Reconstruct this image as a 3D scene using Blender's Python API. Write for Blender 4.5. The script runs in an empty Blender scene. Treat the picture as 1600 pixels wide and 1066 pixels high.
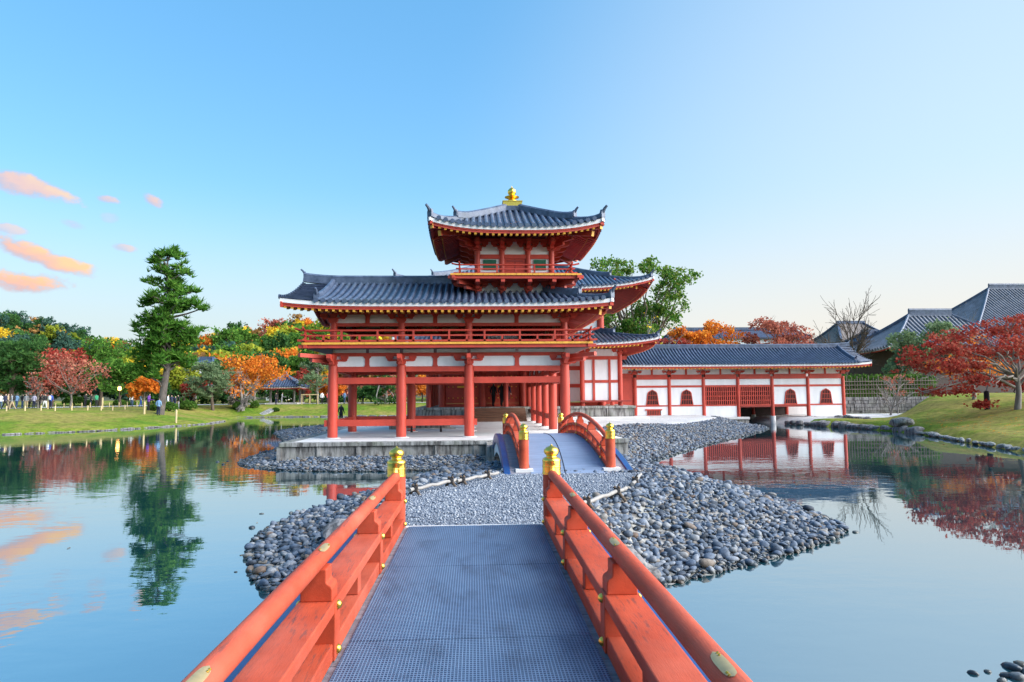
import bpy, bmesh, math, random
import numpy as np
from mathutils import Vector, Matrix, Euler

R = math.radians
rnd = random.Random(7)
scene = bpy.context.scene
COL = scene.collection

# ------------------------------------------------------------------ camera
FPX = 1067.0                     # focal length in pixels of the 1600 px wide photograph
CAMZ = 2.6
YAW, PITCH, ROLL = R(3.2), R(4.45), R(-0.5)
CR = Matrix.Rotation(-YAW, 3, 'Z') @ Matrix.Rotation(math.pi/2 + PITCH, 3, 'X') @ Matrix.Rotation(ROLL, 3, 'Z')
camd = bpy.data.cameras.new('camera'); cam = bpy.data.objects.new('camera', camd); COL.objects.link(cam)
cam.matrix_world = Matrix.Translation((0, 0, CAMZ)) @ CR.to_4x4()
camd.sensor_width = 36.0; camd.lens = 36.0*FPX/1600.0
camd.clip_start = 0.05; camd.clip_end = 8000
scene.camera = cam

def ray(px, py):
    return CR @ Vector(((px-800)/FPX, -(py-533)/FPX, -1.0))
def at_z(px, py, z=0.0):
    d = ray(px, py); s = (z-CAMZ)/d.z
    return Vector((d.x*s, d.y*s, z))
def at_y(px, py, Y):
    d = ray(px, py); s = Y/d.y
    return Vector((d.x*s, Y, CAMZ+d.z*s))

# ------------------------------------------------------------------ world
SUN_AZ, SUN_EL = R(108.0), R(28.0)      # soft evening light from the right and a little behind the camera
w = bpy.data.worlds.new('World'); scene.world = w; w.use_nodes = True
nt = w.node_tree; N = nt.nodes; L = nt.links
N.clear()
def nd(tree, typ, **kw):
    n = tree.nodes.new(typ)
    for k, v in kw.items(): setattr(n, k, v)
    return n
out = nd(nt, 'ShaderNodeOutputWorld'); bg = nd(nt, 'ShaderNodeBackground')
sky = nd(nt, 'ShaderNodeTexSky', sky_type='NISHITA')
sky.sun_disc = False; sky.sun_elevation = SUN_EL; sky.sun_rotation = SUN_AZ
sky.altitude = 0; sky.air_density = 1.0; sky.dust_density = 1.0; sky.ozone_density = 3.0
bg.inputs['Strength'].default_value = 0.15
tc = nd(nt, 'ShaderNodeTexCoord')
sep = nd(nt, 'ShaderNodeSeparateXYZ'); L.new(tc.outputs['Generated'], sep.inputs[0])
def wm(op, a, b=None, c=None):
    n = nd(nt, 'ShaderNodeMath', operation=op)
    for i, v in enumerate((a, b, c)):
        if v is None: continue
        if isinstance(v, (int, float)): n.inputs[i].default_value = v
        else: L.new(v, n.inputs[i])
    return n.outputs[0]
az = wm('ARCTAN2', sep.outputs['X'], sep.outputs['Y'])
el = wm('ARCSINE', sep.outputs['Z'])
# even saturation of the whole sky
hsv = nd(nt, 'ShaderNodeHueSaturation'); hsv.inputs['Saturation'].default_value = 1.82; hsv.inputs['Hue'].default_value = .496
gam = nd(nt, 'ShaderNodeGamma'); gam.inputs[1].default_value = .5
L.new(sky.outputs[0], gam.inputs[0]); L.new(gam.outputs[0], hsv.inputs['Color'])
# pale haze low round the horizon, widest toward the evening glow
gd = (math.sin(R(50))*math.cos(R(3)), math.cos(R(50))*math.cos(R(3)), math.sin(R(3)))
dt = nd(nt, 'ShaderNodeVectorMath', operation='DOT_PRODUCT'); L.new(tc.outputs['Generated'], dt.inputs[0]); dt.inputs[1].default_value = gd
def mr_(src, a, b_, c, d_):
    n = nd(nt, 'ShaderNodeMapRange', interpolation_type='SMOOTHSTEP'); L.new(src, n.inputs[0])
    for i, v in enumerate((a, b_, c, d_)): n.inputs[i+1].default_value = v
    return n.outputs[0]
gmix = nd(nt, 'ShaderNodeMix', data_type='RGBA'); L.new(mr_(dt.outputs['Value'], .56, 1.04, 0, .70), gmix.inputs[0]); L.new(hsv.outputs[0], gmix.inputs[6]); gmix.inputs[7].default_value = (1.44, 1.68, 1.80, 1)
hmix = nd(nt, 'ShaderNodeMix', data_type='RGBA'); L.new(mr_(el, .30, 0.02, 0, .92), hmix.inputs[0]); L.new(gmix.outputs[2], hmix.inputs[6])
hcol = nd(nt, 'ShaderNodeMix', data_type='RGBA'); L.new(mr_(dt.outputs['Value'], .30, 1.0, 0, 1), hcol.inputs[0]); hcol.inputs[6].default_value = (1.26, 1.40, 1.40, 1); hcol.inputs[7].default_value = (1.70, 1.56, 1.38, 1); L.new(hcol.outputs[2], hmix.inputs[7])
# small sunset clouds: (px, py, half width px, half height px, tilt, opacity)
clouds = [(38, 288, 62, 17, .22, .75), (58, 397, 74, 14, .30, .95), (42, 440, 56, 15, .06, 1.), (168, 311, 16, 6, .1, .6),
          (241, 314, 17, 9, .35, .7), (115, 351, 20, 7, .2, .42), (12, 357, 22, 8, .1, .5), (193, 387, 15, 6, .1, .5), (172, 340, 13, 8, 0, .22), (-90, 330, 60, 20, .2, .7), (-160, 430, 80, 24, .1, .9)]
mp = nd(nt, 'ShaderNodeMapping'); mp.inputs['Scale'].default_value = (1, 1, 1.7); L.new(tc.outputs['Generated'], mp.inputs[0])
nz = nd(nt, 'ShaderNodeTexNoise'); nz.inputs['Scale'].default_value = 30; nz.inputs['Detail'].default_value = 7; nz.inputs['Roughness'].default_value = .6
L.new(mp.outputs[0], nz.inputs['Vector'])
nz2 = nd(nt, 'ShaderNodeTexNoise'); nz2.inputs['Scale'].default_value = 14; nz2.inputs['Detail'].default_value = 3
L.new(mp.outputs[0], nz2.inputs['Vector'])
nsum = wm('ADD', wm('MULTIPLY', wm('SUBTRACT', nz.outputs['Fac'], .5), 3.0), wm('MULTIPLY', wm('SUBTRACT', nz2.outputs['Fac'], .5), 1.6))
mask = None; shade = None
for (px, py, hw, hh, tilt, op) in clouds:
    d = ray(px, py).normalized(); a0 = math.atan2(d.x, d.y); e0 = math.asin(d.z)
    du = wm('SUBTRACT', az, a0); dv = wm('SUBTRACT', el, e0)
    ct, st = math.cos(tilt), math.sin(tilt)
    u = wm('SUBTRACT', wm('MULTIPLY', du, ct), wm('MULTIPLY', dv, st))
    v = wm('ADD', wm('MULTIPLY', du, st), wm('MULTIPLY', dv, ct))
    u = wm('DIVIDE', u, hw/FPX); v = wm('DIVIDE', v, hh/FPX)
    d2 = wm('ADD', wm('MULTIPLY', u, u), wm('MULTIPLY', v, v))
    m = wm('ADD', wm('SUBTRACT', 1.05, d2), nsum)
    mr = nd(nt, 'ShaderNodeMapRange', interpolation_type='SMOOTHSTEP')
    L.new(m, mr.inputs[0]); mr.inputs[1].default_value = 0.0; mr.inputs[2].default_value = 1.0
    mr.inputs[3].default_value = 0; mr.inputs[4].default_value = op
    mo = mr.outputs[0]
    vv = wm('MULTIPLY', mo, wm('ADD', wm('MULTIPLY', v, .5), wm('ADD', wm('MULTIPLY', u, .3), .5)))
    mask = mo if mask is None else wm('MAXIMUM', mask, mo)
    shade = vv if shade is None else wm('MAXIMUM', shade, vv)
shade = wm('ADD', shade, wm('MULTIPLY', wm('SUBTRACT', nz.outputs['Fac'], .5), 1.1))
cr = nd(nt, 'ShaderNodeValToRGB'); L.new(shade, cr.inputs[0])
CLOUD_K = 2.0
cr.color_ramp.elements[0].position = .1; cr.color_ramp.elements[0].color = (.60, .50, .58, 1)
cr.color_ramp.elements[1].position = .75; cr.color_ramp.elements[1].color = (1.05, .66, .36, 1)
e = cr.color_ramp.elements.new(.42); e.color = (.95, .56, .42, 1)
cmul = nd(nt, 'ShaderNodeVectorMath', operation='SCALE'); cmul.inputs[3].default_value = CLOUD_K; L.new(cr.outputs[0], cmul.inputs[0])
mix = nd(nt, 'ShaderNodeMix', data_type='RGBA'); L.new(mask, mix.inputs[0]); L.new(hmix.outputs[2], mix.inputs[6]); L.new(cmul.outputs[0], mix.inputs[7])
L.new(mix.outputs[2], bg.inputs['Color']); L.new(bg.outputs[0], out.inputs[0])

# ------------------------------------------------------------------ sun and exposure
sund = bpy.data.lights.new('sun', 'SUN'); sun = bpy.data.objects.new('sun', sund); COL.objects.link(sun)
sund.energy = 2.7; sund.angle = R(75); sund.color = (1.0, .985, .98)
sdir = Vector((math.sin(SUN_AZ)*math.cos(SUN_EL), math.cos(SUN_AZ)*math.cos(SUN_EL), math.sin(SUN_EL)))
sun.rotation_euler = sdir.to_track_quat('Z', 'Y').to_euler()
sun.location = (60, 30, 40)
scene.view_settings.view_transform = 'Standard'; scene.view_settings.look = 'None'
scene.view_settings.gamma = 1; scene.view_settings.use_curve_mapping = False
scene.view_settings.exposure = 1.9
scene.render.engine = 'CYCLES'
scene.cycles.use_denoising = True
scene.cycles.max_bounces = 8; scene.cycles.diffuse_bounces = 4; scene.cycles.glossy_bounces = 4
scene.cycles.transmission_bounces = 4; scene.cycles.transparent_max_bounces = 8
scene.cycles.caustics_reflective = False; scene.cycles.caustics_refractive = False
# ------------------------------------------------------------------ helpers
WORLDP = set()                  # things whose parts are laid out in world coordinates
def link(o, parent=None):
    COL.objects.link(o)
    if parent is not None:
        o.parent = parent
        if parent.name in WORLDP: o.matrix_parent_inverse = Matrix.Translation(parent.location).inverted()
    return o
def tag(o, label=None, cat=None, group=None, kind=None):
    if label: o['label'] = label
    if cat: o['category'] = cat
    if group: o['group'] = group
    if kind: o['kind'] = kind
    return o
def empty(name, loc=(0, 0, 0), rz=0.0):
    o = bpy.data.objects.new(name, None); o.location = loc; o.rotation_euler = (0, 0, rz)
    o.empty_display_size = .2
    return link(o)
def copy_tree(o, parent=None):
    c = o.copy(); COL.objects.link(c); c.parent = parent
    for ch in list(o.children): copy_tree(ch, c)
    return c

class MB:
    """collects faces for one mesh"""
    def __init__(s): s.v = []; s.f = []; s.m = []
    def add(s, vs, fs, m=0):
        n = len(s.v); s.v.extend([tuple(v) for v in vs])
        for f in fs: s.f.append(tuple(i+n for i in f)); s.m.append(m)
    def box(s, x0, x1, y0, y1, z0, z1, m=0):
        vs = [(x, y, z) for z in (z0, z1) for y in (y0, y1) for x in (x0, x1)]
        s.add(vs, [(0, 2, 3, 1), (4, 5, 7, 6), (0, 1, 5, 4), (2, 6, 7, 3), (0, 4, 6, 2), (1, 3, 7, 5)], m)
        return s
    def bar(s, p, q, wd, ht, m=0, up=(0, 0, 1)):
        p = Vector(p); q = Vector(q); d = (q-p).normalized(); u = Vector(up)
        sx = d.cross(u).normalized(); uz = sx.cross(d).normalized()
        vs = []
        for c in (p, q):
            for a, b in ((-1, -1), (1, -1), (1, 1), (-1, 1)):
                vs.append(c + sx*(a*wd/2) + uz*(b*ht/2))
        s.add(vs, [(3, 2, 1, 0), (4, 5, 6, 7), (0, 1, 5, 4), (1, 2, 6, 5), (2, 3, 7, 6), (3, 0, 4, 7)], m)
        return s
    def tube(s, pts, rad, n=8, m=0, caps=True):
        pts = [Vector(p) for p in pts]
        if not hasattr(rad, '__len__'): rad = [rad]*len(pts)
        base = len(s.v); ref = None
        for i, p in enumerate(pts):
            d = (pts[min(i+1, len(pts)-1)] - pts[max(i-1, 0)])
            if d.length < 1e-9: d = Vector((0, 0, 1))
            d.normalize()
            if ref is None: ref = d.orthogonal().normalized()
            ref = ref - d*ref.dot(d)
            if ref.length < 1e-6: ref = d.orthogonal()
            ref.normalize(); b = d.cross(ref)
            for k in range(n):
                a = 2*math.pi*k/n
                s.v.append(tuple(p + (ref*math.cos(a) + b*math.sin(a))*rad[i]))
        for i in range(len(pts)-1):
            for k in range(n):
                a = base+i*n+k; c = base+i*n+(k+1) % n
                s.f.append((a, c, c+n, a+n)); s.m.append(m)
        if caps:
            s.f.append(tuple(base+k for k in range(n))[::-1]); s.m.append(m)
            s.f.append(tuple(base+(len(pts)-1)*n+k for k in range(n))); s.m.append(m)
        return s
    def lathe(s, prof, c=(0, 0, 0), n=16, m=0):
        base = len(s.v)
        for (r, z) in prof:
            for k in range(n):
                a = 2*math.pi*k/n
                s.v.append((c[0]+r*math.cos(a), c[1]+r*math.sin(a), c[2]+z))
        for i in range(len(prof)-1):
            for k in range(n):
                a = base+i*n+k; b = base+i*n+(k+1) % n
                s.f.append((a, b, b+n, a+n)); s.m.append(m)
        s.f.append(tuple(base+k for k in range(n))[::-1]); s.m.append(m)
        s.f.append(tuple(base+(len(prof)-1)*n+k for k in range(n))); s.m.append(m)
        return s
    def sweep(s, sec, pts, m=0, side=None, up=(0, 0, 1), caps=True):
        """section [(side, up)] carried along pts"""
        pts = [Vector(p) for p in pts]; n = len(sec); base = len(s.v); up = Vector(up)
        for i, p in enumerate(pts):
            d = (pts[min(i+1, len(pts)-1)] - pts[max(i-1, 0)]).normalized()
            sx = Vector(side) if side is not None else d.cross(up).normalized()
            uz = sx.cross(d).normalized()
            for (a, b) in sec: s.v.append(tuple(p + sx*a + uz*b))
        for i in range(len(pts)-1):
            for k in range(n):
                a = base+i*n+k; c = base+i*n+(k+1) % n
                s.f.append((a, c, c+n, a+n)); s.m.append(m)
        if caps:
            s.f.append(tuple(base+k for k in range(n))[::-1]); s.m.append(m)
            s.f.append(tuple(base+(len(pts)-1)*n+k for k in range(n))); s.m.append(m)
        return s
    def prism(s, poly, y0, y1, m=0):
        """polygon in x,z pushed along y"""
        n = len(poly)
        vs = [(x, y0, z) for x, z in poly] + [(x, y1, z) for x, z in poly]
        fs = [tuple(range(n))[::-1], tuple(range(n, 2*n))] + [(i, (i+1) % n, n+(i+1) % n, n+i) for i in range(n)]
        s.add(vs, fs, m); return s
    def mesh(s, name, mats, smooth=False, fix=True):
        me = bpy.data.meshes.new(name)
        me.from_pydata(s.v, [], s.f)
        if not isinstance(mats, (list, tuple)): mats = [mats]
        for mm in mats: me.materials.append(mm)
        if len(mats) > 1: me.polygons.foreach_set('material_index', s.m)
        if fix:
            bm = bmesh.new(); bm.from_mesh(me); bmesh.ops.recalc_face_normals(bm, faces=bm.faces); bm.to_mesh(me); bm.free()
        if smooth:
            me.polygons.foreach_set('use_smooth', [True]*len(me.polygons))
            try: me.set_sharp_from_angle(angle=R(smooth if smooth is not True else 50))
            except Exception: pass
        me.update()
        return me
    def build(s, name, mats, parent=None, smooth=False, bevel=0, fix=True):
        o = bpy.data.objects.new(name, s.mesh(name, mats, smooth, fix))
        link(o, parent)
        if bevel:
            b = o.modifiers.new('bevel', 'BEVEL'); b.width = bevel; b.segments = 2; b.limit_method = 'ANGLE'; b.angle_limit = R(40)
            b.harden_normals = False
        return o
def inst(name, me, parent=None, loc=(0, 0, 0), rot=(0, 0, 0), sc=(1, 1, 1)):
    o = bpy.data.objects.new(name, me); o.location = loc; o.rotation_euler = rot; o.scale = sc
    return link(o, parent)
def np_obj(name, V, F, mats, parent=None, smooth=False, matidx=None):
    me = bpy.data.meshes.new(name)
    V = np.asarray(V, np.float32); F = np.asarray(F, np.int32)
    k = F.shape[1]
    me.vertices.add(len(V)); me.vertices.foreach_set('co', V.ravel())
    me.loops.add(F.size); me.loops.foreach_set('vertex_index', F.ravel())
    me.polygons.add(len(F)); me.polygons.foreach_set('loop_start', np.arange(0, F.size, k, dtype=np.int32))
    if not isinstance(mats, (list, tuple)): mats = [mats]
    for mm in mats: me.materials.append(mm)
    if matidx is not None: me.polygons.foreach_set('material_index', np.asarray(matidx, np.int32))
    if smooth: me.polygons.foreach_set('use_smooth', np.ones(len(F), bool))
    me.update(calc_edges=True); me.validate()
    o = bpy.data.objects.new(name, me); link(o, parent)
    return o

# ------------------------------------------------------------------ materials
def newmat(name):
    m = bpy.data.materials.new(name); m.use_nodes = True
    t = m.node_tree; b = t.nodes['Principled BSDF']
    return m, t, b
def noise(t, scale, detail=4, rough=.55, coord='pos', stretch=None):
    if coord == 'pos':
        g = t.nodes.new('ShaderNodeNewGeometry'); src = g.outputs['Position']
    else:
        g = t.nodes.new('ShaderNodeTexCoord'); src = g.outputs['Object']
    if stretch:
        mpn = t.nodes.new('ShaderNodeMapping'); mpn.inputs['Scale'].default_value = stretch
        t.links.new(src, mpn.inputs[0]); src = mpn.outputs[0]
    n = t.nodes.new('ShaderNodeTexNoise'); n.inputs['Scale'].default_value = scale
    n.inputs['Detail'].default_value = detail; n.inputs['Roughness'].default_value = rough
    t.links.new(src, n.inputs['Vector'])
    return n
def ramp(t, src, stops):
    r = t.nodes.new('ShaderNodeValToRGB'); t.links.new(src, r.inputs[0])
    el = r.color_ramp.elements
    el[0].position, el[0].color = stops[0][0], (*stops[0][1], 1)
    el[1].position, el[1].color = stops[-1][0], (*stops[-1][1], 1)
    for p, c in stops[1:-1]:
        e = el.new(p); e.color = (*c, 1)
    return r
def bumpn(t, b, src, strength, dist=.02):
    bn = t.nodes.new('ShaderNodeBump'); bn.inputs['Strength'].default_value = strength; bn.inputs['Distance'].default_value = dist
    t.links.new(src, bn.inputs['Height']); t.links.new(bn.outputs[0], b.inputs['Normal']); return bn
def plain(name, c, rough=.5, var=.15, scale=3.0, bump=.0, metal=0.0, stretch=None, dist=.01, spec=.5):
    m, t, b = newmat(name)
    n = noise(t, scale, 6, .6, stretch=stretch)
    lo = tuple(x*(1-var) for x in c); hi = tuple(min(1, x*(1+var)) for x in c)
    r = ramp(t, n.outputs['Fac'], [(.3, lo), (.7, hi)])
    t.links.new(r.outputs[0], b.inputs['Base Color'])
    b.inputs['Roughness'].default_value = rough; b.inputs['Metallic'].default_value = metal
    b.inputs['Specular IOR Level'].default_value = spec
    if bump:
        n2 = noise(t, scale*9, 4, .6, stretch=stretch); bumpn(t, b, n2.outputs['Fac'], bump, dist)
    return m
def mixc(t, fac, a, b):
    n = t.nodes.new('ShaderNodeMix'); n.data_type = 'RGBA'
    for sock, v in ((n.inputs[0], fac), (n.inputs[6], a), (n.inputs[7], b)):
        if isinstance(v, (int, float)): sock.default_value = v
        elif isinstance(v, tuple): sock.default_value = (*v, 1)
        else: t.links.new(v, sock)
    return n.outputs[2]

M = {}
# vermilion lacquer of the buildings: faded and streaked
M['red'] = plain('vermilion_building', (.49, .052, .028), .55, .22, 1.3, .12, stretch=(1, 1, .5))
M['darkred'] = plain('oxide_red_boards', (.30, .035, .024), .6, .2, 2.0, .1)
def rail_mat():
    m, t, b = newmat('vermilion_bridge_paint')
    n = noise(t, 1.6, 5, .6); r = ramp(t, n.outputs['Fac'], [(.3, (.44, .060, .024)), (.55, (.52, .080, .034)), (.75, (.50, .105, .055))])
    s = noise(t, 9, 8, .75, stretch=(5, .55, 3)); sr = ramp(t, s.outputs['Fac'], [(.53, (0, 0, 0)), (.61, (1, 1, 1))])
    g = t.nodes.new('ShaderNodeNewGeometry'); sp = t.nodes.new('ShaderNodeSeparateXYZ'); t.links.new(g.outputs['Normal'], sp.inputs[0])
    up = ramp(t, sp.outputs['Z'], [(.8, (0, 0, 0)), (.95, (1, 1, 1))])
    big = noise(t, .9, 3); br = ramp(t, big.outputs['Fac'], [(.38, (.15, .15, .15)), (.58, (1, 1, 1))])
    mu = t.nodes.new('ShaderNodeMath'); mu.operation = 'MULTIPLY'; t.links.new(sr.outputs[0], mu.inputs[0]); t.links.new(up.outputs[0], mu.inputs[1])
    mu2 = t.nodes.new('ShaderNodeMath'); mu2.operation = 'MULTIPLY'; t.links.new(mu.outputs[0], mu2.inputs[0]); t.links.new(br.outputs[0], mu2.inputs[1])
    c = mixc(t, mu2.outputs[0], r.outputs[0], (.17, .055, .045))
    dn = noise(t, 2.2, 6, .7, stretch=(1.5, .35, 1.5)); dr = ramp(t, dn.outputs['Fac'], [(.30, (.62, .60, .62)), (.62, (1.08, 1.08, 1.08))])
    mm_ = t.nodes.new('ShaderNodeMix'); mm_.data_type = 'RGBA'; mm_.blend_type = 'MULTIPLY'; mm_.inputs[0].default_value = .75; t.links.new(c, mm_.inputs[6]); t.links.new(dr.outputs[0], mm_.inputs[7]); c = mm_.outputs[2]
    cn = noise(t, 26, 8, .75, stretch=(2, .6, 2)); chp = ramp(t, cn.outputs['Fac'], [(.64, (0, 0, 0)), (.68, (.8, .8, .8))])
    c = mixc(t, chp.outputs[0], c, (.26, .085, .06))
    fn = noise(t, .7, 5, .65); fd = ramp(t, fn.outputs['Fac'], [(.46, (0, 0, 0)), (.70, (.5, .5, .5))]); c = mixc(t, fd.outputs[0], c, (.58, .17, .11))
    t.links.new(c, b.inputs['Base Color']); b.inputs['Roughness'].default_value = .62; b.inputs['Specular IOR Level'].default_value = .25
    n2 = noise(t, 40, 6, .65, stretch=(3, .3, 3)); bumpn(t, b, n2.outputs['Fac'], .4, .005)
    return m
M['rail'] = rail_mat()
M['white'] = plain('white_plaster', (.80, .80, .80), .8, .09, 1.1, .08, stretch=(1.6, 1.6, .35))
M['whiteline'] = plain('white_fascia', (.78, .77, .76), .7, .06, 3)
M['brass'] = plain('pale_brass_plate', (.52, .40, .20), .5, .15, 12, .1, metal=.55, dist=.004)
M['oldtile'] = plain('old_grey_tile', (.13, .14, .165), .55, .35, 1.2, .3)
M['fence'] = plain('old_brown_bamboo', (.15, .12, .095), .8, .3, 5, .1)
M['black'] = plain('painted_dark_interior', (.012, .010, .010), .8, .2, 3)  # near-black colour stands in for the unlit space behind the windows
M['gold'] = plain('gilt_metal', (.95, .56, .10), .28, .12, 20, .10, metal=1.0, dist=.004)
M['ochre'] = plain('ochre_end_paint', (.80, .40, .05), .5, .12, 6)
M['green'] = plain('green_slats', (.02, .16, .09), .6, .2, 6)
M['wood'] = plain('brown_timber', (.17, .085, .05), .6, .3, 2.5, .2, stretch=(.4, 6, 6))
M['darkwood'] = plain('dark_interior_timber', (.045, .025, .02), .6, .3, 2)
M['post'] = plain('pale_stake_wood', (.55, .42, .22), .7, .2, 6, .1)
M['blue'] = plain('blue_metal_fascia', (.008, .06, .21), .35, .25, 3, .05)
def tile_mat():
    m, t, b = newmat('smoked_roof_tile')
    n = noise(t, 2.6, 6, .65); r = ramp(t, n.outputs['Fac'], [(.28, (.030, .042, .070)), (.5, (.070, .095, .15)), (.74, (.13, .165, .235))])
    n3 = noise(t, .6, 3); moss = ramp(t, n3.outputs['Fac'], [(.52, (0, 0, 0)), (.68, (.45, .45, .45))])
    c = mixc(t, moss.outputs[0], r.outputs[0], (.075, .11, .13))
    t.links.new(c, b.inputs['Base Color']); b.inputs['Roughness'].default_value = .38; b.inputs['Specular IOR Level'].default_value = .35
    # courses of tiles down the slope
    n2 = noise(t, 30, 4); bumpn(t, b, n2.outputs['Fac'], .2, .006)
    return m
M['tile'] = tile_mat()
M['pan'] = plain('roof_pan_tile', (.03, .045, .085), .45, .35, 3, .2)
M['tilewood'] = plain('old_shingle_roof', (.16, .135, .12), .85, .3, 1.5, .4, stretch=(1, 1, 4), dist=.04)
M['stone'] = None
def stone_mat(name, base, moss=.4):
    m, t, b = newmat(name)
    n = noise(t, 2.2, 8, .65); r = ramp(t, n.outputs['Fac'], [(.25, tuple(x*.45 for x in base)), (.5, base), (.78, tuple(min(1, x*1.35) for x in base))])
    n3 = noise(t, 1.1, 5, .6); mo = ramp(t, n3.outputs['Fac'], [(.5, (0, 0, 0)), (.66, (moss, moss, moss))])
    c = mixc(t, mo.outputs[0], r.outputs[0], (.07, .10, .03))
    st = noise(t, 2.6, 6, .7, stretch=(2.5, 2.5, .35)); sr = ramp(t, st.outputs['Fac'], [(.44, (0, 0, 0)), (.62, (.85, .85, .85))])
    c = mixc(t, sr.outputs[0], c, (.035, .03, .028))
    t.links.new(c, b.inputs['Base Color']); b.inputs['Roughness'].default_value = .85
    n2 = noise(t, 18, 6, .65); bumpn(t, b, n2.outputs['Fac'], .5, .02)
    return m
M['stone'] = stone_mat('weathered_stone', (.34, .33, .31))
M['stonewall'] = stone_mat('dry_stone_wall', (.26, .245, .24), .25)
M['cap'] = stone_mat('stone_capping', (.36, .36, .34), .6)
M['pave'] = plain('pale_plaster_paving', (.62, .61, .59), .85, .12, .8, .12)
def pebble_mat():
    m, t, b = newmat('river_pebble')
    g = t.nodes.new('ShaderNodeNewGeometry'); oi = t.nodes.new('ShaderNodeObjectInfo')
    ad = t.nodes.new('ShaderNodeMath'); ad.operation = 'ADD'; t.links.new(g.outputs['Random Per Island'], ad.inputs[0]); t.links.new(oi.outputs['Random'], ad.inputs[1])
    fr = t.nodes.new('ShaderNodeMath'); fr.operation = 'FRACT'; t.links.new(ad.outputs[0], fr.inputs[0])
    r = ramp(t, fr.outputs[0], [(0, (.035, .045, .06)), (.16, (.065, .085, .115)), (.36, (.125, .155, .20)), (.52, (.08, .115, .17)), (.7, (.18, .21, .255)), (.84, (.27, .285, .30)), (.93, (.20, .18, .155)), (1, (.15, .105, .08))])
    n = noise(t, 22, 6, .65); nr = ramp(t, n.outputs['Fac'], [(.3, (.55, .55, .55)), (.7, (1.25, 1.25, 1.25))])
    mu = t.nodes.new('ShaderNodeMix'); mu.data_type = 'RGBA'; mu.blend_type = 'MULTIPLY'; mu.inputs[0].default_value = 1
    t.links.new(r.outputs[0], mu.inputs[6]); t.links.new(nr.outputs[0], mu.inputs[7])
    sp = t.nodes.new('ShaderNodeSeparateXYZ'); t.links.new(g.outputs['Position'], sp.inputs[0])
    wet = ramp(t, sp.outputs['Z'], [(.035, (1, 1, 1)), (.075, (0, 0, 0))])
    dk = t.nodes.new('ShaderNodeMix'); dk.data_type = 'RGBA'; dk.blend_type = 'MULTIPLY'; t.links.new(wet.outputs[0], dk.inputs[0]); t.links.new(mu.outputs[2], dk.inputs[6]); dk.inputs[7].default_value = (.38, .40, .36, 1)
    t.links.new(dk.outputs[2], b.inputs['Base Color']); b.inputs['Specular IOR Level'].default_value = .3
    rr_ = t.nodes.new('ShaderNodeMapRange'); t.links.new(wet.outputs[0], rr_.inputs[0]); rr_.inputs[3].default_value = .72; rr_.inputs[4].default_value = .22; t.links.new(rr_.outputs[0], b.inputs['Roughness'])
    n2 = noise(t, 60, 5); bumpn(t, b, n2.outputs['Fac'], .25, .006)
    return m
M['pebble'] = pebble_mat()
def gravel_mat(name, c0, c1, sc=38):
    m, t, b = newmat(name)
    g = t.nodes.new('ShaderNodeNewGeometry'); v = t.nodes.new('ShaderNodeTexVoronoi'); v.inputs['Scale'].default_value = sc
    t.links.new(g.outputs['Position'], v.inputs['Vector'])
    sp = t.nodes.new('ShaderNodeSeparateColor'); t.links.new(v.outputs['Color'], sp.inputs[0])
    r = ramp(t, sp.outputs[0], [(0, c0), (.5, tuple((a+b_)/2 for a, b_ in zip(c0, c1))), (1, c1)])
    n = noise(t, .9, 4); nr = ramp(t, n.outputs['Fac'], [(.3, (.8, .8, .8)), (.7, (1.1, 1.1, 1.1))])
    mu = t.nodes.new('ShaderNodeMix'); mu.data_type = 'RGBA'; mu.blend_type = 'MULTIPLY'; mu.inputs[0].default_value = 1
    t.links.new(r.outputs[0], mu.inputs[6]); t.links.new(nr.outputs[0], mu.inputs[7])
    t.links.new(mu.outputs[2], b.inputs['Base Color']); b.inputs['Roughness'].default_value = .85
    inv = t.nodes.new('ShaderNodeMath'); inv.operation = 'SUBTRACT'; inv.inputs[0].default_value = 1; t.links.new(v.outputs['Distance'], inv.inputs[1])
    bumpn(t, b, inv.outputs[0], .8, .02)
    return m
M['gravel'] = gravel_mat('white_gravel', (.13, .155, .195), (.29, .32, .37))
M['sand'] = gravel_mat('raked_gravel', (.44, .44, .44), (.62, .62, .61), 60)
def grass_mat():
    m, t, b = newmat('autumn_lawn')
    n = noise(t, .16, 5, .62); r = ramp(t, n.outputs['Fac'], [(.30, (.075, .17, .014)), (.44, (.15, .20, .025)), (.55, (.25, .215, .06)), (.66, (.17, .20, .03)), (.8, (.09, .17, .02))])
    n2 = noise(t, 2.2, 9, .78); nr = ramp(t, n2.outputs['Fac'], [(.34, (.42, .45, .38)), (.5, (.95, .95, .9)), (.66, (1.4, 1.35, 1.2))])
    mu = t.nodes.new('ShaderNodeMix'); mu.data_type = 'RGBA'; mu.blend_type = 'MULTIPLY'; mu.inputs[0].default_value = 1
    t.links.new(r.outputs[0], mu.inputs[6]); t.links.new(nr.outputs[0], mu.inputs[7])
    t.links.new(mu.outputs[2], b.inputs['Base Color']); b.inputs['Roughness'].default_value = .95; b.inputs['Specular IOR Level'].default_value = .1
    n3 = noise(t, 14, 5, .7); bumpn(t, b, n3.outputs['Fac'], .6, .06)
    return m
M['grass'] = grass_mat()
M['litter'] = plain('forest_floor', (.05, .055, .02), .95, .4, .4, .4, dist=.1)
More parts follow.
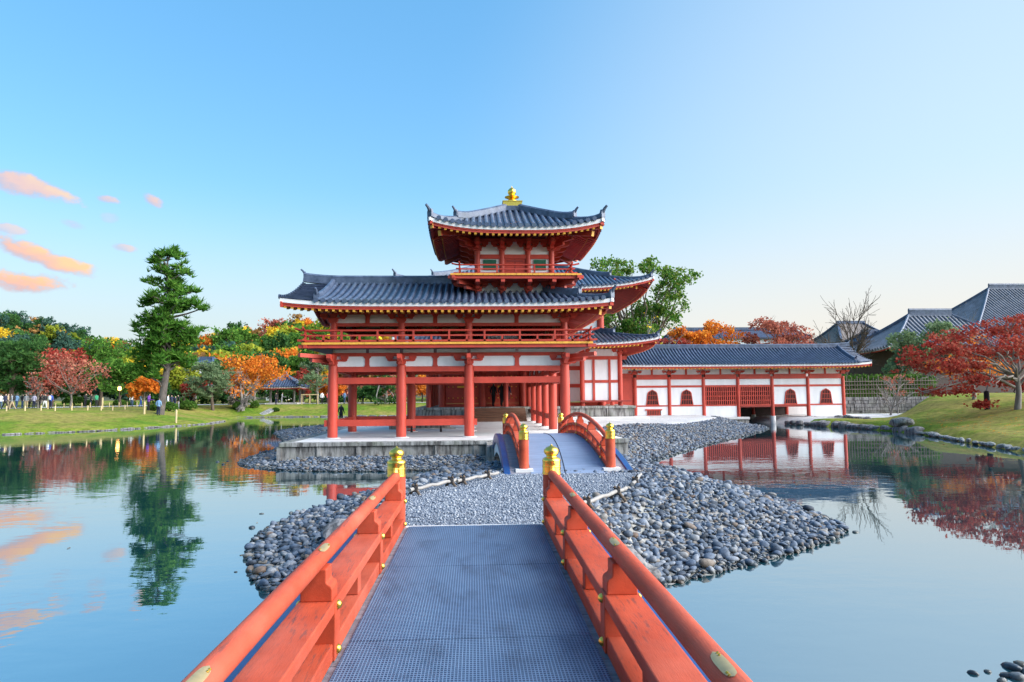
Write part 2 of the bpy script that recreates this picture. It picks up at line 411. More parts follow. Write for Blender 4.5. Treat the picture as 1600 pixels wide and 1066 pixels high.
def water_mat():
    m, t, b = newmat('pond_water')
    t.nodes.remove(b)
    o = t.nodes['Material Output']
    g = t.nodes.new('ShaderNodeNewGeometry')
    def wav(scale, st):
        mpn = t.nodes.new('ShaderNodeMapping'); mpn.inputs['Scale'].default_value = st; t.links.new(g.outputs['Position'], mpn.inputs[0])
        n = t.nodes.new('ShaderNodeTexNoise'); n.inputs['Scale'].default_value = scale; n.inputs['Detail'].default_value = 3; n.inputs['Roughness'].default_value = .5
        t.links.new(mpn.outputs[0], n.inputs['Vector']); return n
    n1 = wav(1.1, (1, 1.6, 1)); n2 = wav(5.0, (1, 1.4, 1))
    big = wav(.12, (1, 1, 1)); br = ramp(t, big.outputs['Fac'], [(.38, (.12, .12, .12)), (.62, (1, 1, 1))])
    mu = t.nodes.new('ShaderNodeMath'); mu.operation = 'MULTIPLY_ADD'; t.links.new(n2.outputs['Fac'], mu.inputs[0]); mu.inputs[1].default_value = .10; t.links.new(n1.outputs['Fac'], mu.inputs[2])
    mu2 = t.nodes.new('ShaderNodeMath'); mu2.operation = 'MULTIPLY'; t.links.new(mu.outputs[0], mu2.inputs[0]); t.links.new(br.outputs[0], mu2.inputs[1])
    bn = t.nodes.new('ShaderNodeBump'); bn.inputs['Strength'].default_value = .22; bn.inputs['Distance'].default_value = .03
    t.links.new(mu2.outputs[0], bn.inputs['Height'])
    fr = t.nodes.new('ShaderNodeFresnel'); fr.inputs['IOR'].default_value = 2.1; t.links.new(bn.outputs[0], fr.inputs['Normal'])
    df = t.nodes.new('ShaderNodeBsdfDiffuse'); df.inputs['Color'].default_value = (.006, .048, .060, 1)
    gl = t.nodes.new('ShaderNodeBsdfGlossy'); gl.inputs['Roughness'].default_value = .015; gl.inputs['Color'].default_value = (.95, .98, 1, 1)
    t.links.new(bn.outputs[0], gl.inputs['Normal'])
    fm = t.nodes.new('ShaderNodeMath'); fm.operation = 'MULTIPLY_ADD'; fm.inputs[1].default_value = .60; fm.inputs[2].default_value = .40; t.links.new(fr.outputs[0], fm.inputs[0])
    mx = t.nodes.new('ShaderNodeMixShader'); t.links.new(fm.outputs[0], mx.inputs[0]); t.links.new(df.outputs[0], mx.inputs[1]); t.links.new(gl.outputs[0], mx.inputs[2])
    t.links.new(mx.outputs[0], o.inputs['Surface'])
    return m
M['water'] = water_mat()
def mat_mat():
    m, t, b = newmat('blue_grey_grating_mat')
    g = t.nodes.new('ShaderNodeNewGeometry'); sp = t.nodes.new('ShaderNodeSeparateXYZ'); t.links.new(g.outputs['Position'], sp.inputs[0])
    def wv(sock, k):
        a = t.nodes.new('ShaderNodeMath'); a.operation = 'MULTIPLY'; t.links.new(sock, a.inputs[0]); a.inputs[1].default_value = k
        s_ = t.nodes.new('ShaderNodeMath'); s_.operation = 'SINE'; t.links.new(a.outputs[0], s_.inputs[0])
        return s_.outputs[0]
    a = wv(sp.outputs['X'], 2*math.pi/.022); c = wv(sp.outputs['Y'], 2*math.pi/.030)
    mx_ = t.nodes.new('ShaderNodeMath'); mx_.operation = 'MAXIMUM'; t.links.new(a, mx_.inputs[0]); t.links.new(c, mx_.inputs[1])
    n = noise(t, 1.4, 4); col = ramp(t, n.outputs['Fac'], [(.3, (.10, .17, .28)), (.7, (.15, .235, .355))])
    h = ramp(t, mx_.outputs[0], [(.15, (0, 0, 0)), (.75, (1, 1, 1))])
    cc = mixc(t, h.outputs[0], (.018, .045, .10), col.outputs[0])
    dn = noise(t, 3.2, 7, .7, stretch=(1, .45, 1)); dr = ramp(t, dn.outputs['Fac'], [(.34, (.55, .56, .58)), (.5, (1, 1, 1)), (.72, (1.25, 1.22, 1.15))])
    mm_ = t.nodes.new('ShaderNodeMix'); mm_.data_type = 'RGBA'; mm_.blend_type = 'MULTIPLY'; mm_.inputs[0].default_value = .8; t.links.new(cc, mm_.inputs[6]); t.links.new(dr.outputs[0], mm_.inputs[7]); cc = mm_.outputs[2]
    t.links.new(cc, b.inputs['Base Color']); b.inputs['Roughness'].default_value = .55
    bumpn(t, b, h.outputs[0], .6, .006)
    return m
M['mat'] = mat_mat()
M['matplain'] = plain('blue_grey_deck_sheet', (.19, .25, .36), .6, .15, 2.5, .12, stretch=(.6, 4, 1))
M['plank'] = plain('weathered_deck_plank', (.20, .19, .215), .7, .35, 3, .35, stretch=(.7, 6, 2))
M['bamboo'] = plain('bleached_bamboo', (.27, .255, .235), .6, .2, 8, .1)
M['rope'] = plain('black_hemp_rope', (.012, .012, .014), .9, .2, 20)
M['bark'] = plain('dark_bark', (.10, .072, .05), .9, .4, 5, .6, stretch=(1, 1, .3), dist=.03)
M['barkgrey'] = plain('grey_bark', (.22, .195, .17), .85, .3, 5, .5, stretch=(1, 1, .3), dist=.03)
M['barkpine'] = plain('pine_bark', (.12, .10, .088), .9, .45, 4, .8, stretch=(1, 1, .4), dist=.05)
def leaf_mat(name, cols, trans=.35):
    m, t, b = newmat(name); t.nodes.remove(b); o = t.nodes['Material Output']
    g = t.nodes.new('ShaderNodeNewGeometry'); oi = t.nodes.new('ShaderNodeObjectInfo')
    n = noise(t, .5, 3)
    ma = t.nodes.new('ShaderNodeMath'); ma.operation = 'MULTIPLY_ADD'; t.links.new(g.outputs['Random Per Island'], ma.inputs[0]); ma.inputs[1].default_value = .55
    mb = t.nodes.new('ShaderNodeMath'); mb.operation = 'MULTIPLY'; t.links.new(n.outputs['Fac'], mb.inputs[0]); mb.inputs[1].default_value = .55
    t.links.new(mb.outputs[0], ma.inputs[2])
    r = ramp(t, ma.outputs[0], [(i/(len(cols)-1)*.8+.1, c) for i, c in enumerate(cols)])
    df = t.nodes.new('ShaderNodeBsdfDiffuse'); tr = t.nodes.new('ShaderNodeBsdfTranslucent')
    t.links.new(r.outputs[0], df.inputs[0]); t.links.new(r.outputs[0], tr.inputs[0])
    mx = t.nodes.new('ShaderNodeMixShader'); mx.inputs[0].default_value = trans
    t.links.new(df.outputs[0], mx.inputs[1]); t.links.new(tr.outputs[0], mx.inputs[2]); t.links.new(mx.outputs[0], o.inputs[0])
    return m
LF = {
 'pine': leaf_mat('pine_needles', [(0.025, 0.084, 0.017), (0.070, 0.189, 0.028), (0.154, 0.294, 0.049)]),
 'darkgreen': leaf_mat('dark_green_leaves', [(.020, .062, .022), (.045, .12, .035), (.10, .20, .05)]),
 'green': leaf_mat('green_leaves', [(0.028, 0.084, 0.017), (0.070, 0.175, 0.028), (0.154, 0.280, 0.049)]),
 'camphor': leaf_mat('camphor_leaves', [(0.020, 0.070, 0.017), (0.056, 0.161, 0.028), (0.140, 0.252, 0.042), (0.238, 0.238, 0.056)]),
 'yellowgreen': leaf_mat('yellow_green_leaves', [(0.126, 0.182, 0.021), (0.266, 0.322, 0.035), (0.462, 0.448, 0.056)]),
 'yellow': leaf_mat('yellow_leaves', [(0.420, 0.266, 0.017), (0.728, 0.462, 0.028), (0.750, 0.630, 0.070)]),
 'orange': leaf_mat('orange_maple_leaves', [(0.364, 0.084, 0.017), (0.700, 0.196, 0.028), (0.750, 0.336, 0.049)]),
 'red': leaf_mat('red_maple_leaves', [(.15, .016, .016), (.31, .036, .028), (.40, .075, .05), (.40, .15, .10)]),
 'redbrown': leaf_mat('fading_maple_leaves', [(0.210, 0.070, 0.049), (0.406, 0.119, 0.084), (0.560, 0.238, 0.154)]),
 'pale': leaf_mat('pale_grey_green_leaves', [(0.084, 0.140, 0.077), (0.168, 0.252, 0.126), (0.280, 0.350, 0.182)]),
 'blue': leaf_mat('blue_green_leaves', [(0.025, 0.063, 0.049), (0.049, 0.112, 0.084), (0.091, 0.168, 0.112)]),
 'brown': leaf_mat('brown_leaves', [(0.168, 0.084, 0.028), (0.308, 0.168, 0.056), (0.448, 0.252, 0.084)]),
 'hedge': leaf_mat('clipped_hedge_leaves', [(0.028, 0.077, 0.017), (0.070, 0.154, 0.028), (0.126, 0.224, 0.042)]),
}
# ------------------------------------------------------------------ terrain
def poly_sdf(P, X, Y):
    """signed distance to polygon P, positive inside"""
    P = np.asarray(P, float); d = np.full(X.shape, 1e18); ins = np.zeros(X.shape, bool)
    n = len(P)
    for i in range(n):
        x0, y0 = P[i]; x1, y1 = P[(i+1) % n]
        ex, ey = x1-x0, y1-y0; l2 = ex*ex+ey*ey+1e-12
        tt = np.clip(((X-x0)*ex+(Y-y0)*ey)/l2, 0, 1)
        d = np.minimum(d, (X-x0-tt*ex)**2+(Y-y0-tt*ey)**2)
        c = ((y0 > Y) != (y1 > Y))
        xi = x0+(Y-y0)/(ey if abs(ey) > 1e-12 else 1e-12)*ex
        ins ^= c & (X < xi)
    d = np.sqrt(d)
    return np.where(ins, d, -d)
def sst(x): x = np.clip(x, 0, 1); return x*x*(3-2*x)
def chaikin(P, k=2):
    P = [Vector(p) for p in P]
    for _ in range(k):
        Q = []
        for i in range(len(P)):
            a, b = P[i], P[(i+1) % len(P)]
            Q += [a*.75+b*.25, a*.25+b*.75]
        P = Q
    return [(p.x, p.y) for p in P]
def pz(lst): return [at_z(x, y, 0).xy for x, y in lst]

pond = [Vector((-75, 35)), *pz([(0, 680), (150, 674), (250, 668), (320, 663), (352, 658.5), (362, 653.5), (430, 652), (513, 651.5), (620, 650.5)]),
        Vector((0, 92)), Vector((18, 92)), Vector((22, 75)), Vector((24.2, 62)), *pz([(1212, 662), (1300, 667), (1400, 674), (1440, 679), (1500, 690), (1600, 707), (1800, 752)]),
        Vector((40, 8)), Vector((40, -5)), Vector((-75, -5))]
POND = chaikin(pond, 1)
HALL = chaikin(pz([(366, 727), (430, 736), (520, 737.5), (640, 737), (720, 735), (790, 733), (900, 733), (985, 731), (1008, 727), (1050, 711), (1110, 694), (1180, 678), (1205, 668), (1166, 662)]) +
               [Vector((21.2, 60)), Vector((19, 74)), Vector((10, 82)), Vector((-4, 76)), *pz([(600, 659.5), (512, 664.5), (440, 672), (428, 677), (440, 683), (446, 692), (436, 701), (400, 711)])], 1)
NEAR = chaikin(pz([(790, 741.5), (720, 746), (640, 757), (560, 772), (470, 802), (402, 832), (386, 855), (386, 895), (404, 921), (440, 930), (560, 935), (740, 932), (920, 930), (1040, 917), (1120, 898), (1240, 867), (1318, 838), (1328, 824),
                   (1240, 786), (1150, 759), (1060, 741), (1000, 736.5), (900, 737)]), 2)
SHOAL = chaikin([at_z(1508, 1056).xy, at_z(1640, 1030).xy, at_z(1800, 1080).xy, at_z(1560, 1120).xy], 2)
GRAV = [p.xy for p in (at_z(652, 836, .78), at_z(640, 771, .78), at_z(700, 756, .78), at_z(788, 742, .78), at_z(1002, 742, .78), at_z(986, 762, .78), at_z(920, 786, .78), at_z(842, 836, .78))]
GRAV = [Vector((-1.0, 8.0)), *GRAV[1:-1], Vector((1.05, 8.0))]
PLAT = (-7.5, 6.1, 26.9, 50.5, .80)       # gallery platform x0 x1 y0 y1 top

def hills(X, Y):
    g = lambda cx, cy, sx, sy, h: h*np.exp(-((X-cx)/sx)**2-((Y-cy)/sy)**2)
    z = g(-225, 350, 75, 60, 27) + g(-72, 225, 40, 50, 12.5) + g(-30, 235, 40, 45, 12) + g(-330, 320, 90, 60, 20)
    return z*sst((Y-105)/40)
def h_bank(X, Y):
    X = np.asarray(X, float); Y = np.asarray(Y, float)
    d = -poly_sdf(POND, X, Y)
    right = sst((X-14)/8)
    left = .10 + 1.42*np.clip(d/11, 0, 1)**.75
    left = np.where(Y > 70, .10+1.32*sst(d/9), left)
    mound = sst((X-(30.5+(Y-50)*.85))/4)
    rt = .42*sst(d/.35) + mound*(1.75*sst((d-.2)/12)) + .10*sst(d/2)
    rt = np.where((Y > 62.4) & (d > .1), np.maximum(rt, 2.0*sst((Y-62.4)/.6)*sst((X-25)/2)), rt)
    z = left*(1-right)+rt*right
    z = np.where(d < 0, np.maximum(-.9, d*.5), z)
    return z + hills(X, Y)
def h_hall(X, Y):
    X = np.asarray(X, float); Y = np.asarray(Y, float)
    d = poly_sdf(HALL, X, Y)
    z = .76*sst(d/4.2)
    front = .22*sst(d/2.5)+.06*sst((d-2)/3)
    k = sst((X-2.2)/3.0)*1.0                       # only low pebbles in front of the platform
    bk = sst((Y-27.2)/.4)*sst((X+7.4)/.4)
    k = np.maximum(k, bk)
    z = front*(1-k)+z*k
    return np.where(d < 0, np.maximum(-.8, d*.6), z)
def h_near(X, Y):
    X = np.asarray(X, float); Y = np.asarray(Y, float)
    d = poly_sdf(NEAR, X, Y)
    z = .70*sst(d/2.9)
    g = poly_sdf(GRAV, X, Y)
    z = np.maximum(z, .78*sst((g+1.0)/1.0)) if False else z*(1-sst((g+.9)/.9))+0.82*sst((g+.9)/.9)
    z = np.where(d < .25, np.minimum(z, .70*sst(np.maximum(d, 0)/2.9)+.0), z)
    return np.where(d < 0, np.maximum(-.8, d*.8), z)
def h_all(x, y):
    X = np.array([float(x)]); Y = np.array([float(y)])
    if poly_sdf(NEAR, X, Y)[0] > 0: return float(h_near(X, Y)[0])
    if poly_sdf(HALL, X, Y)[0] > 0: return float(h_hall(X, Y)[0])
    return float(h_bank(X, Y)[0])
def ground_px(px, py, lo=20, hi=400):
    """where the ray through a pixel meets the bank"""
    d = ray(px, py); prev = None
    for s in np.arange(lo, hi, .5):
        p = d*(s/d.y); z = CAMZ+p.z
        if z < h_all(p.x, p.y): return Vector((p.x, p.y, h_all(p.x, p.y)))
    p = d*(hi/d.y); return Vector((p.x, p.y, h_all(p.x, p.y)))

def field(name, xs, ys, fn, mats, keep=None, matfn=None, parent=None):
    X, Y = np.meshgrid(xs, ys); Z = fn(X, Y)
    V = np.stack([X, Y, Z], -1).reshape(-1, 3)
    nx, ny = len(xs), len(ys)
    i = np.arange(nx-1)[None, :]+np.arange(ny-1)[:, None]*nx
    F = np.stack([i, i+1, i+1+nx, i+nx], -1).reshape(-1, 4)
    cen = V[F].mean(1)
    if keep is not None:
        F = F[keep(cen)]; cen = V[F].mean(1)
        used = np.unique(F); rm = np.full(len(V), -1); rm[used] = np.arange(len(used)); V = V[used]; F = rm[F]
    mi = matfn(cen) if matfn is not None else None
    return np_obj(name, V, F, mats, parent, smooth=True, matidx=mi)

ax = np.concatenate([[-4000, -2000, -1200, -800, -600], np.arange(-480, -110, 5), np.arange(-110, -60, 1.6), np.arange(-60, 60, .8), np.arange(60, 120, 2), np.arange(120, 300, 12), [400, 700, 1200, 2200, 4000]])
ay = np.concatenate([[-3000, -1000, -300, -100, -50], np.arange(-20, 20, 2), np.arange(20, 110, .8), np.arange(110, 190, 2), np.arange(190, 480, 5), [520, 700, 1200, 2500, 6000]])
def ground_m(c):
    h = hills(c[:, 0], c[:, 1])
    far = (c[:, 1] > 100) & (h > .6)
    pave = (c[:, 0] > 24) & (c[:, 0] < 30.5+(c[:, 1]-50)*.85+.6) & (c[:, 1] > 52) & (c[:, 1] < 62)
    return np.where(far, 1, np.where(pave, 2, 0))
ground = field('ground', ax, ay, h_bank, [M['grass'], M['litter'], M['sand']], matfn=ground_m)
tag(ground, 'grassy banks around the pond rising to wooded hills', 'ground', kind='structure')
hall_ground = field('hall_island_ground', np.arange(-17, 26, .3), np.arange(21, 84, .3), h_hall, [M['sand'], M['stone']], keep=lambda c: poly_sdf(HALL, c[:, 0], c[:, 1]) > -1.2,
                    matfn=lambda c: np.where(c[:, 2] > .66, 0, 1))
tag(hall_ground, 'pale gravel island that carries the red hall', 'ground', kind='structure')
near_ground = field('gravel_island_ground', np.arange(-6, 9.5, .14), np.arange(7.0, 23.5, .14), h_near, [M['gravel'], M['stone']], keep=lambda c: poly_sdf(NEAR, c[:, 0], c[:, 1]) > -.9,
                    matfn=lambda c: np.where(poly_sdf(GRAV, c[:, 0], c[:, 1]) > -.12, 0, 1))
tag(near_ground, 'small gravel and pebble island between the two red bridges', 'ground', kind='structure')
wv = np.array([(-140, -60, 0), (140, -60, 0), (140, 130, 0), (-140, 130, 0)], float)
water = np_obj('pond_water', wv, [(0, 1, 2, 3)], M['water'])
tag(water, 'still blue green pond water mirroring sky and trees', 'water', kind='structure')

# gravel walk along the far side of the left bank
def strip(name, pts, half, mat, label, cat):
    V = []; F = []
    pts = [Vector(p) for p in pts]
    fine = []
    for a, b in zip(pts[:-1], pts[1:]):
        k = max(2, int((b-a).length/1.0))
        fine += [a.lerp(b, i/k) for i in range(k)]
    fine.append(pts[-1]); nh = 7
    for i, p in enumerate(fine):
        d = (fine[min(i+1, len(fine)-1)]-fine[max(i-1, 0)]).normalized(); n = Vector((-d.y, d.x))
        for k in range(nh):
            q = p+n*half*(2*k/(nh-1)-1); V.append((q.x, q.y, h_all(q.x, q.y)+.03))
    for i in range(len(fine)-1):
        for k in range(nh-1): F.append((i*nh+k, i*nh+k+1, (i+1)*nh+k+1, (i+1)*nh+k))
    o = np_obj(name, V, F, mat, smooth=True); return tag(o, label, cat, kind='structure')
strip('path', [(-95, 74), (-70, 79), (-54, 87), (-45, 101), (-34, 107), (0, 109), (16, 109)], 4.0, M['sand'], 'pale gravel walk along the far bank of the pond', 'path')

# ------------------------------------------------------------------ pebbles
def ico(sub, seed):
    bm = bmesh.new(); bmesh.ops.create_icosphere(bm, subdivisions=sub, radius=1.0); r2 = random.Random(seed)
    a, b = r2.uniform(.55, .95), r2.uniform(.38, .60)
    cut = [(Vector((r2.gauss(0, 1), r2.gauss(0, 1), r2.gauss(0, 1))).normalized(), r2.uniform(.68, .92)) for _ in range(5)]
    ph = [r2.uniform(0, 6.28) for _ in range(4)]
    for v in bm.verts:
        k = 1+.10*math.sin(2.2*v.co.x+ph[0])+.10*math.sin(2.7*v.co.y+ph[1])+.06*math.sin(3.9*v.co.z+ph[2])
        for n_, kk in cut:
            e_ = v.co.dot(n_)-kk
            if e_ > 0: v.co -= n_*e_*.8
        v.co = Vector((v.co.x*k, v.co.y*a*k, v.co.z*b*k))
    V = np.array([v.co[:] for v in bm.verts]); F = np.array([[v.index for v in f.verts] for f in bm.faces]); bm.free()
    return V, F
PV2 = [ico(2, i) for i in range(8)]; PV1 = [ico(1, i+50) for i in range(6)]
def rots(n, rg):
    yaw = rg.uniform(0, 2*np.pi, n); tx = rg.normal(0, .32, n); ty = rg.normal(0, .32, n)
    cz, sz = np.cos(yaw), np.sin(yaw); cx, sx = np.cos(tx), np.sin(tx); cy, sy = np.cos(ty), np.sin(ty); o = np.zeros(n); l = np.ones(n)
    Rz = np.stack([cz, -sz, o, sz, cz, o, o, o, l], -1).reshape(n, 3, 3)
    Rx = np.stack([l, o, o, o, cx, -sx, o, sx, cx], -1).reshape(n, 3, 3)
    Ry = np.stack([cy, o, sy, o, l, o, -sy, o, cy], -1).reshape(n, 3, 3)
    return Ry@Rx@Rz
def scatter_mesh(name, C, S, protos, rg, mat, parent=None, smooth=True):
    n = len(C); which = rg.integers(0, len(protos), n); RM = rots(n, rg); Vs = []; Fs = []; off = 0
    for w_ in range(len(protos)):
        idx = np.where(which == w_)[0]
        if not len(idx): continue
        V, F = protos[w_]
        P = np.einsum('nij,vj->nvi', RM[idx], V)*S[idx][:, None, None]+C[idx][:, None, :]
        Vs.append(P.reshape(-1, 3)); Fs.append((F[None]+(np.arange(len(idx))*len(V))[:, None, None]+off).reshape(-1, 3)); off += len(idx)*len(V)
    return np_obj(name, np.concatenate(Vs), np.concatenate(Fs), mat, parent, smooth=smooth)
rg = np.random.default_rng(3)
def jgrid(x0, x1, y0, y1, s):
    X, Y = np.meshgrid(np.arange(x0, x1, s), np.arange(y0, y1, s))
    X = X+rg.uniform(-.45, .45, X.shape)*s; Y = Y+rg.uniform(-.45, .45, Y.shape)*s
    return X.ravel(), Y.ravel()
peb_proto = []
for i, (V, F) in enumerate(PV2):
    me = bpy.data.meshes.new('pebble'); me.from_pydata(V.tolist(), [], F.tolist()); me.materials.append(M['pebble'])
    me.polygons.foreach_set('use_smooth', [True]*len(me.polygons)); peb_proto.append(me)
X1, Y1 = jgrid(-6, 9.5, 8.2, 22.5, .092); X2, Y2 = jgrid(-6, 9.5, 8.2, 22.5, .15)
X = np.concatenate([X1, X2]); Y = np.concatenate([Y1, Y2]); lay = np.concatenate([np.zeros(len(X1)), np.ones(len(X2))])
d = poly_sdf(NEAR, X, Y); g = poly_sdf(GRAV, X, Y)
ok = (d > .0) & (g < -.06) & ~((np.abs(X) < 1.25) & (Y < 8.9)); X, Y, d, lay = X[ok], Y[ok], d[ok], lay[ok]
S = np.exp(rg.normal(np.log(.052), .32, len(X))); S = np.clip(S, .026, .11)
S = np.where((d < .9) & (rg.random(len(X)) < .15), S*1.3, S)
Z = h_near(X, Y)+np.where(lay > 0, S*.55, S*.10)+rg.uniform(-.01, .02, len(X))
Z = np.where(d < .1, np.maximum(Z, rg.uniform(-.06, .03, len(X))), Z)
C = np.stack([X, Y, Z], -1)
dist = np.hypot(X, Y)/S + np.where(lay > 0, 0, 40)
# pebbles hidden under the bridge rails are not picked as single ones
dist = np.where((X > -2.2) & (X < 2.4) & (Y < 12.5), dist+500, dist)
order = np.argsort(dist); single, rest = order[:280], order[280:]
for k in single:
    inst('pebble', peb_proto[rg.integers(0, 8)], near_ground, C[k], (rg.normal(0, .32), rg.normal(0, .32), rg.uniform(0, 6.28)), (S[k],)*3)
o = scatter_mesh('pebbles', C[rest], S[rest], PV2, rg, M['pebble'], near_ground); tag(o, kind='stuff')
# shore of the hall island
Xh, Yh = jgrid(-17, 25, 21.5, 70, .128)
d = poly_sdf(HALL, Xh, Yh)
inside_plat = (Xh > PLAT[0]-.05) & (Xh < PLAT[1]+.05) & (Yh > PLAT[2]-.05) & (Yh < PLAT[3])
zone = np.where(Yh < 26.9, d > -.1, (d > -.1) & (d < 3.0))
zr = (Xh > 5.9) & (d < 5.6) & (Yh < 55) & (d > -.1) & ~((Yh > 40) & (d > 3.4))
land = (Xh > .3) & (Xh < 4.0) & (Yh > 24.4)
ok = (zone | zr) & ~inside_plat & ~land & ~((Yh > 54.2) & (Xh > 9))
Xh, Yh, d = Xh[ok], Yh[ok], d[ok]
Sh = np.clip(np.exp(rg.normal(np.log(.070), .30, len(Xh))), .035, .13)
Zh = h_hall(Xh, Yh)+Sh*rg.uniform(0, .5, len(Xh)); Zh = np.where(d < .1, np.maximum(Zh, rg.uniform(-.06, .03, len(Xh))), Zh)
o = scatter_mesh('pebbles', np.stack([Xh, Yh, Zh], -1), Sh, PV1, rg, M['pebble'], hall_ground); tag(o, kind='stuff')
# stray pebbles standing in the water
for i, (px, py, s) in enumerate([(409, 803, .05), (455, 802, .07), (393, 825, .07), (377, 868, .03), (368, 894, .04), (340, 722, .09), (349, 726, .08), (356, 721, .07), (1337, 832, .07),
                                 (1521, 1053, .05), (1543, 1050, .035), (1580, 1044, .10), (1577, 1056, .085), (1596, 1040, .08), (1590, 1060, .08), (1610, 1050, .1), (1622, 1035, .08), (1565, 1064, .05)]):
    p = at_z(px, py); o = inst('pebble', peb_proto[i % 8], None, (p.x, p.y, .0), (0, 0, i*1.3), (s, s, s))
    if i < 9: tag(o, 'dark wet pebble standing alone in the water off the stony shore', 'pebble', 'stray pebbles in the pond')
    else: tag(o, 'dark wet pebble breaking the open water beyond the bridge rail', 'pebble', 'wet stones by the bridge')
# bigger rocks at the island edge
def rock(name, p, s, seed, label, mat='stonewall'):
    bm = bmesh.new(); bmesh.ops.create_icosphere(bm, subdivisions=3, radius=1.0); r2 = random.Random(seed)
    pl = [(Vector((r2.gauss(0, 1), r2.gauss(0, 1), r2.gauss(0, .8))).normalized(), r2.uniform(.62, .9)) for _ in range(11)]
    for v in bm.verts:
        for n_, k in pl:
            e_ = v.co.dot(n_)-k
            if e_ > 0: v.co -= n_*e_*.9
        v.co += v.co*(.03*math.sin(7*v.co.x+seed)+.03*math.sin(9*v.co.y))
        v.co = Vector((v.co.x*s[0], v.co.y*s[1], v.co.z*s[2]))
    me = bpy.data.meshes.new(name); bm.to_mesh(me); bm.free(); me.materials.append(M[mat])
    o = inst(name, me, None, p, (0, 0, r2.uniform(0, 6)))
    return tag(o, label, 'rock')
q = at_z(533, 832, .45); rock('rock', (q.x, q.y, .42), (.42, .30, .24), 4, 'rough brown rock among the pebbles beside the flat bridge')
q = at_z(465, 905, .1); rock('rock', (q.x, q.y, .06), (.20, .16, .12), 5, 'small angular brown rock at the waterline of the pebble spit')
q = at_z(972, 868, .35); rock('rock', (q.x+.1, q.y, .25), (.36, .24, .22), 6, 'dark purple boulder in the pebbles past the bridge rail')
q = at_z(1010, 892, .2); rock('rock', (q.x, q.y, .15), (.24, .2, .17), 8, 'second dark boulder lower on the pebble shore')
q = at_z(783, 746, .5); rock('rock', (q.x, q.y, .45), (.35, .3, .25), 9, 'pale jagged rock at the foot of the arched bridge')
# a few leaves and specks floating on the pond
nf = 160; fx = rg.uniform(-40, 30, nf); fy = rg.uniform(12, 60, nf); keepf = (poly_sdf(POND, fx, fy) > .6) & (poly_sdf(HALL, fx, fy) < -.3) & (poly_sdf(NEAR, fx, fy) < -.3); fx, fy = fx[keepf], fy[keepf]
aa = rg.uniform(0, 6.28, len(fx)); ss = rg.uniform(.025, .06, len(fx))
fv = np.stack([np.stack([fx+np.cos(aa+k*np.pi/2)*ss*(1 if k % 2 else .6), fy+np.sin(aa+k*np.pi/2)*ss*(1 if k % 2 else .6), np.full(len(fx), .006+.006*(k % 2))], -1) for k in range(4)], 1).reshape(-1, 3)
tag(np_obj('floating_leaves', fv, np.arange(len(fv)).reshape(-1, 4), LF['brown']), 'small fallen leaves floating on the pond', 'leaves', kind='stuff')
# loose white gravel on the island path
gx, gy = jgrid(-5, 5, 8.6, 17, .048)
g = poly_sdf(GRAV, gx, gy); ok = (g > -.05) & ~((np.abs(gx) < 1.15) & (gy < 8.85)) & ~((gx > .7) & (gx < 3.6) & (gy > 15.3)); gx, gy = gx[ok], gy[ok]
octv = np.array([(1, 0, 0), (-1, 0, 0), (0, .8, 0), (0, -.8, 0), (0, 0, .7), (0, 0, -.7)]); octf = np.array([(0, 2, 4), (2, 1, 4), (1, 3, 4), (3, 0, 4), (2, 0, 5), (1, 2, 5), (3, 1, 5), (0, 3, 5)])
m_, t_, b_ = newmat('gravel_chip'); g_ = t_.nodes.new('ShaderNodeNewGeometry')
r_ = ramp(t_, g_.outputs['Random Per Island'], [(0, (.08, .10, .14)), (.35, (.155, .185, .235)), (.75, (.25, .285, .335)), (1, (.40, .42, .44))]); t_.links.new(r_.outputs[0], b_.inputs['Base Color']); b_.inputs['Roughness'].default_value = .8
gs = np.clip(np.exp(rg.normal(np.log(.019), .3, len(gx))), .01, .034)
o = scatter_mesh('gravel', np.stack([gx, gy, h_near(gx, gy)+gs*.3], -1), gs, [(octv, octf)], rg, m_, smooth=False)
tag(o, 'loose bluish white gravel covering the path between the bridges', 'gravel', kind='stuff')
# ------------------------------------------------------------------ bridges
POST_PROF = [(.116, 0), (.112, .03), (.112, .66)]
CAP_PROF = [(.114, .655), (.121, .66), (.121, .675), (.115, .682), (.115, .742), (.119, .747), (.119, .757), (.115, .762), (.115, .815), (.118, .82), (.118, .83), (.112, .845), (.095, .862), (.068, .872), (.062, .884),
            (.066, .893), (.084, .905), (.094, .925), (.096, .945), (.090, .965), (.072, .985), (.045, 1.000), (.022, 1.010), (.010, 1.024), (.002, 1.032)]
post_me = MB().lathe(POST_PROF, n=28).mesh('end_post', M['rail'], smooth=40)
cap_me = MB().lathe(CAP_PROF, n=28).mesh('gilt_cap', M['gold'], smooth=35)
nail_me = MB().lathe([(.030, 0), (.030, .006), (.024, .018), (.012, .026), (.003, .029)], n=14).mesh('gilt_stud', M['gold'], smooth=60)
def post(parent, loc):
    p = inst('end_post', post_me, parent, loc); inst('gilt_cap', cap_me, p); return p
def bracket_me():
    # lower cushion block with rounded shoulders and a narrower neck under the hand rail (outline in x,z pushed along y)
    b = MB()
    prof = [(-.10, 0), (.10, 0), (.10, .075), (.092, .095), (.07, .108), (.062, .12), (.062, .20), (-.062, .20), (-.062, .12), (-.07, .108), (-.092, .095), (-.10, .075)]
    b.prism(prof, -.085, .085)
    return b.mesh('rail_bracket', M['rail'])
BRK = bracket_me()
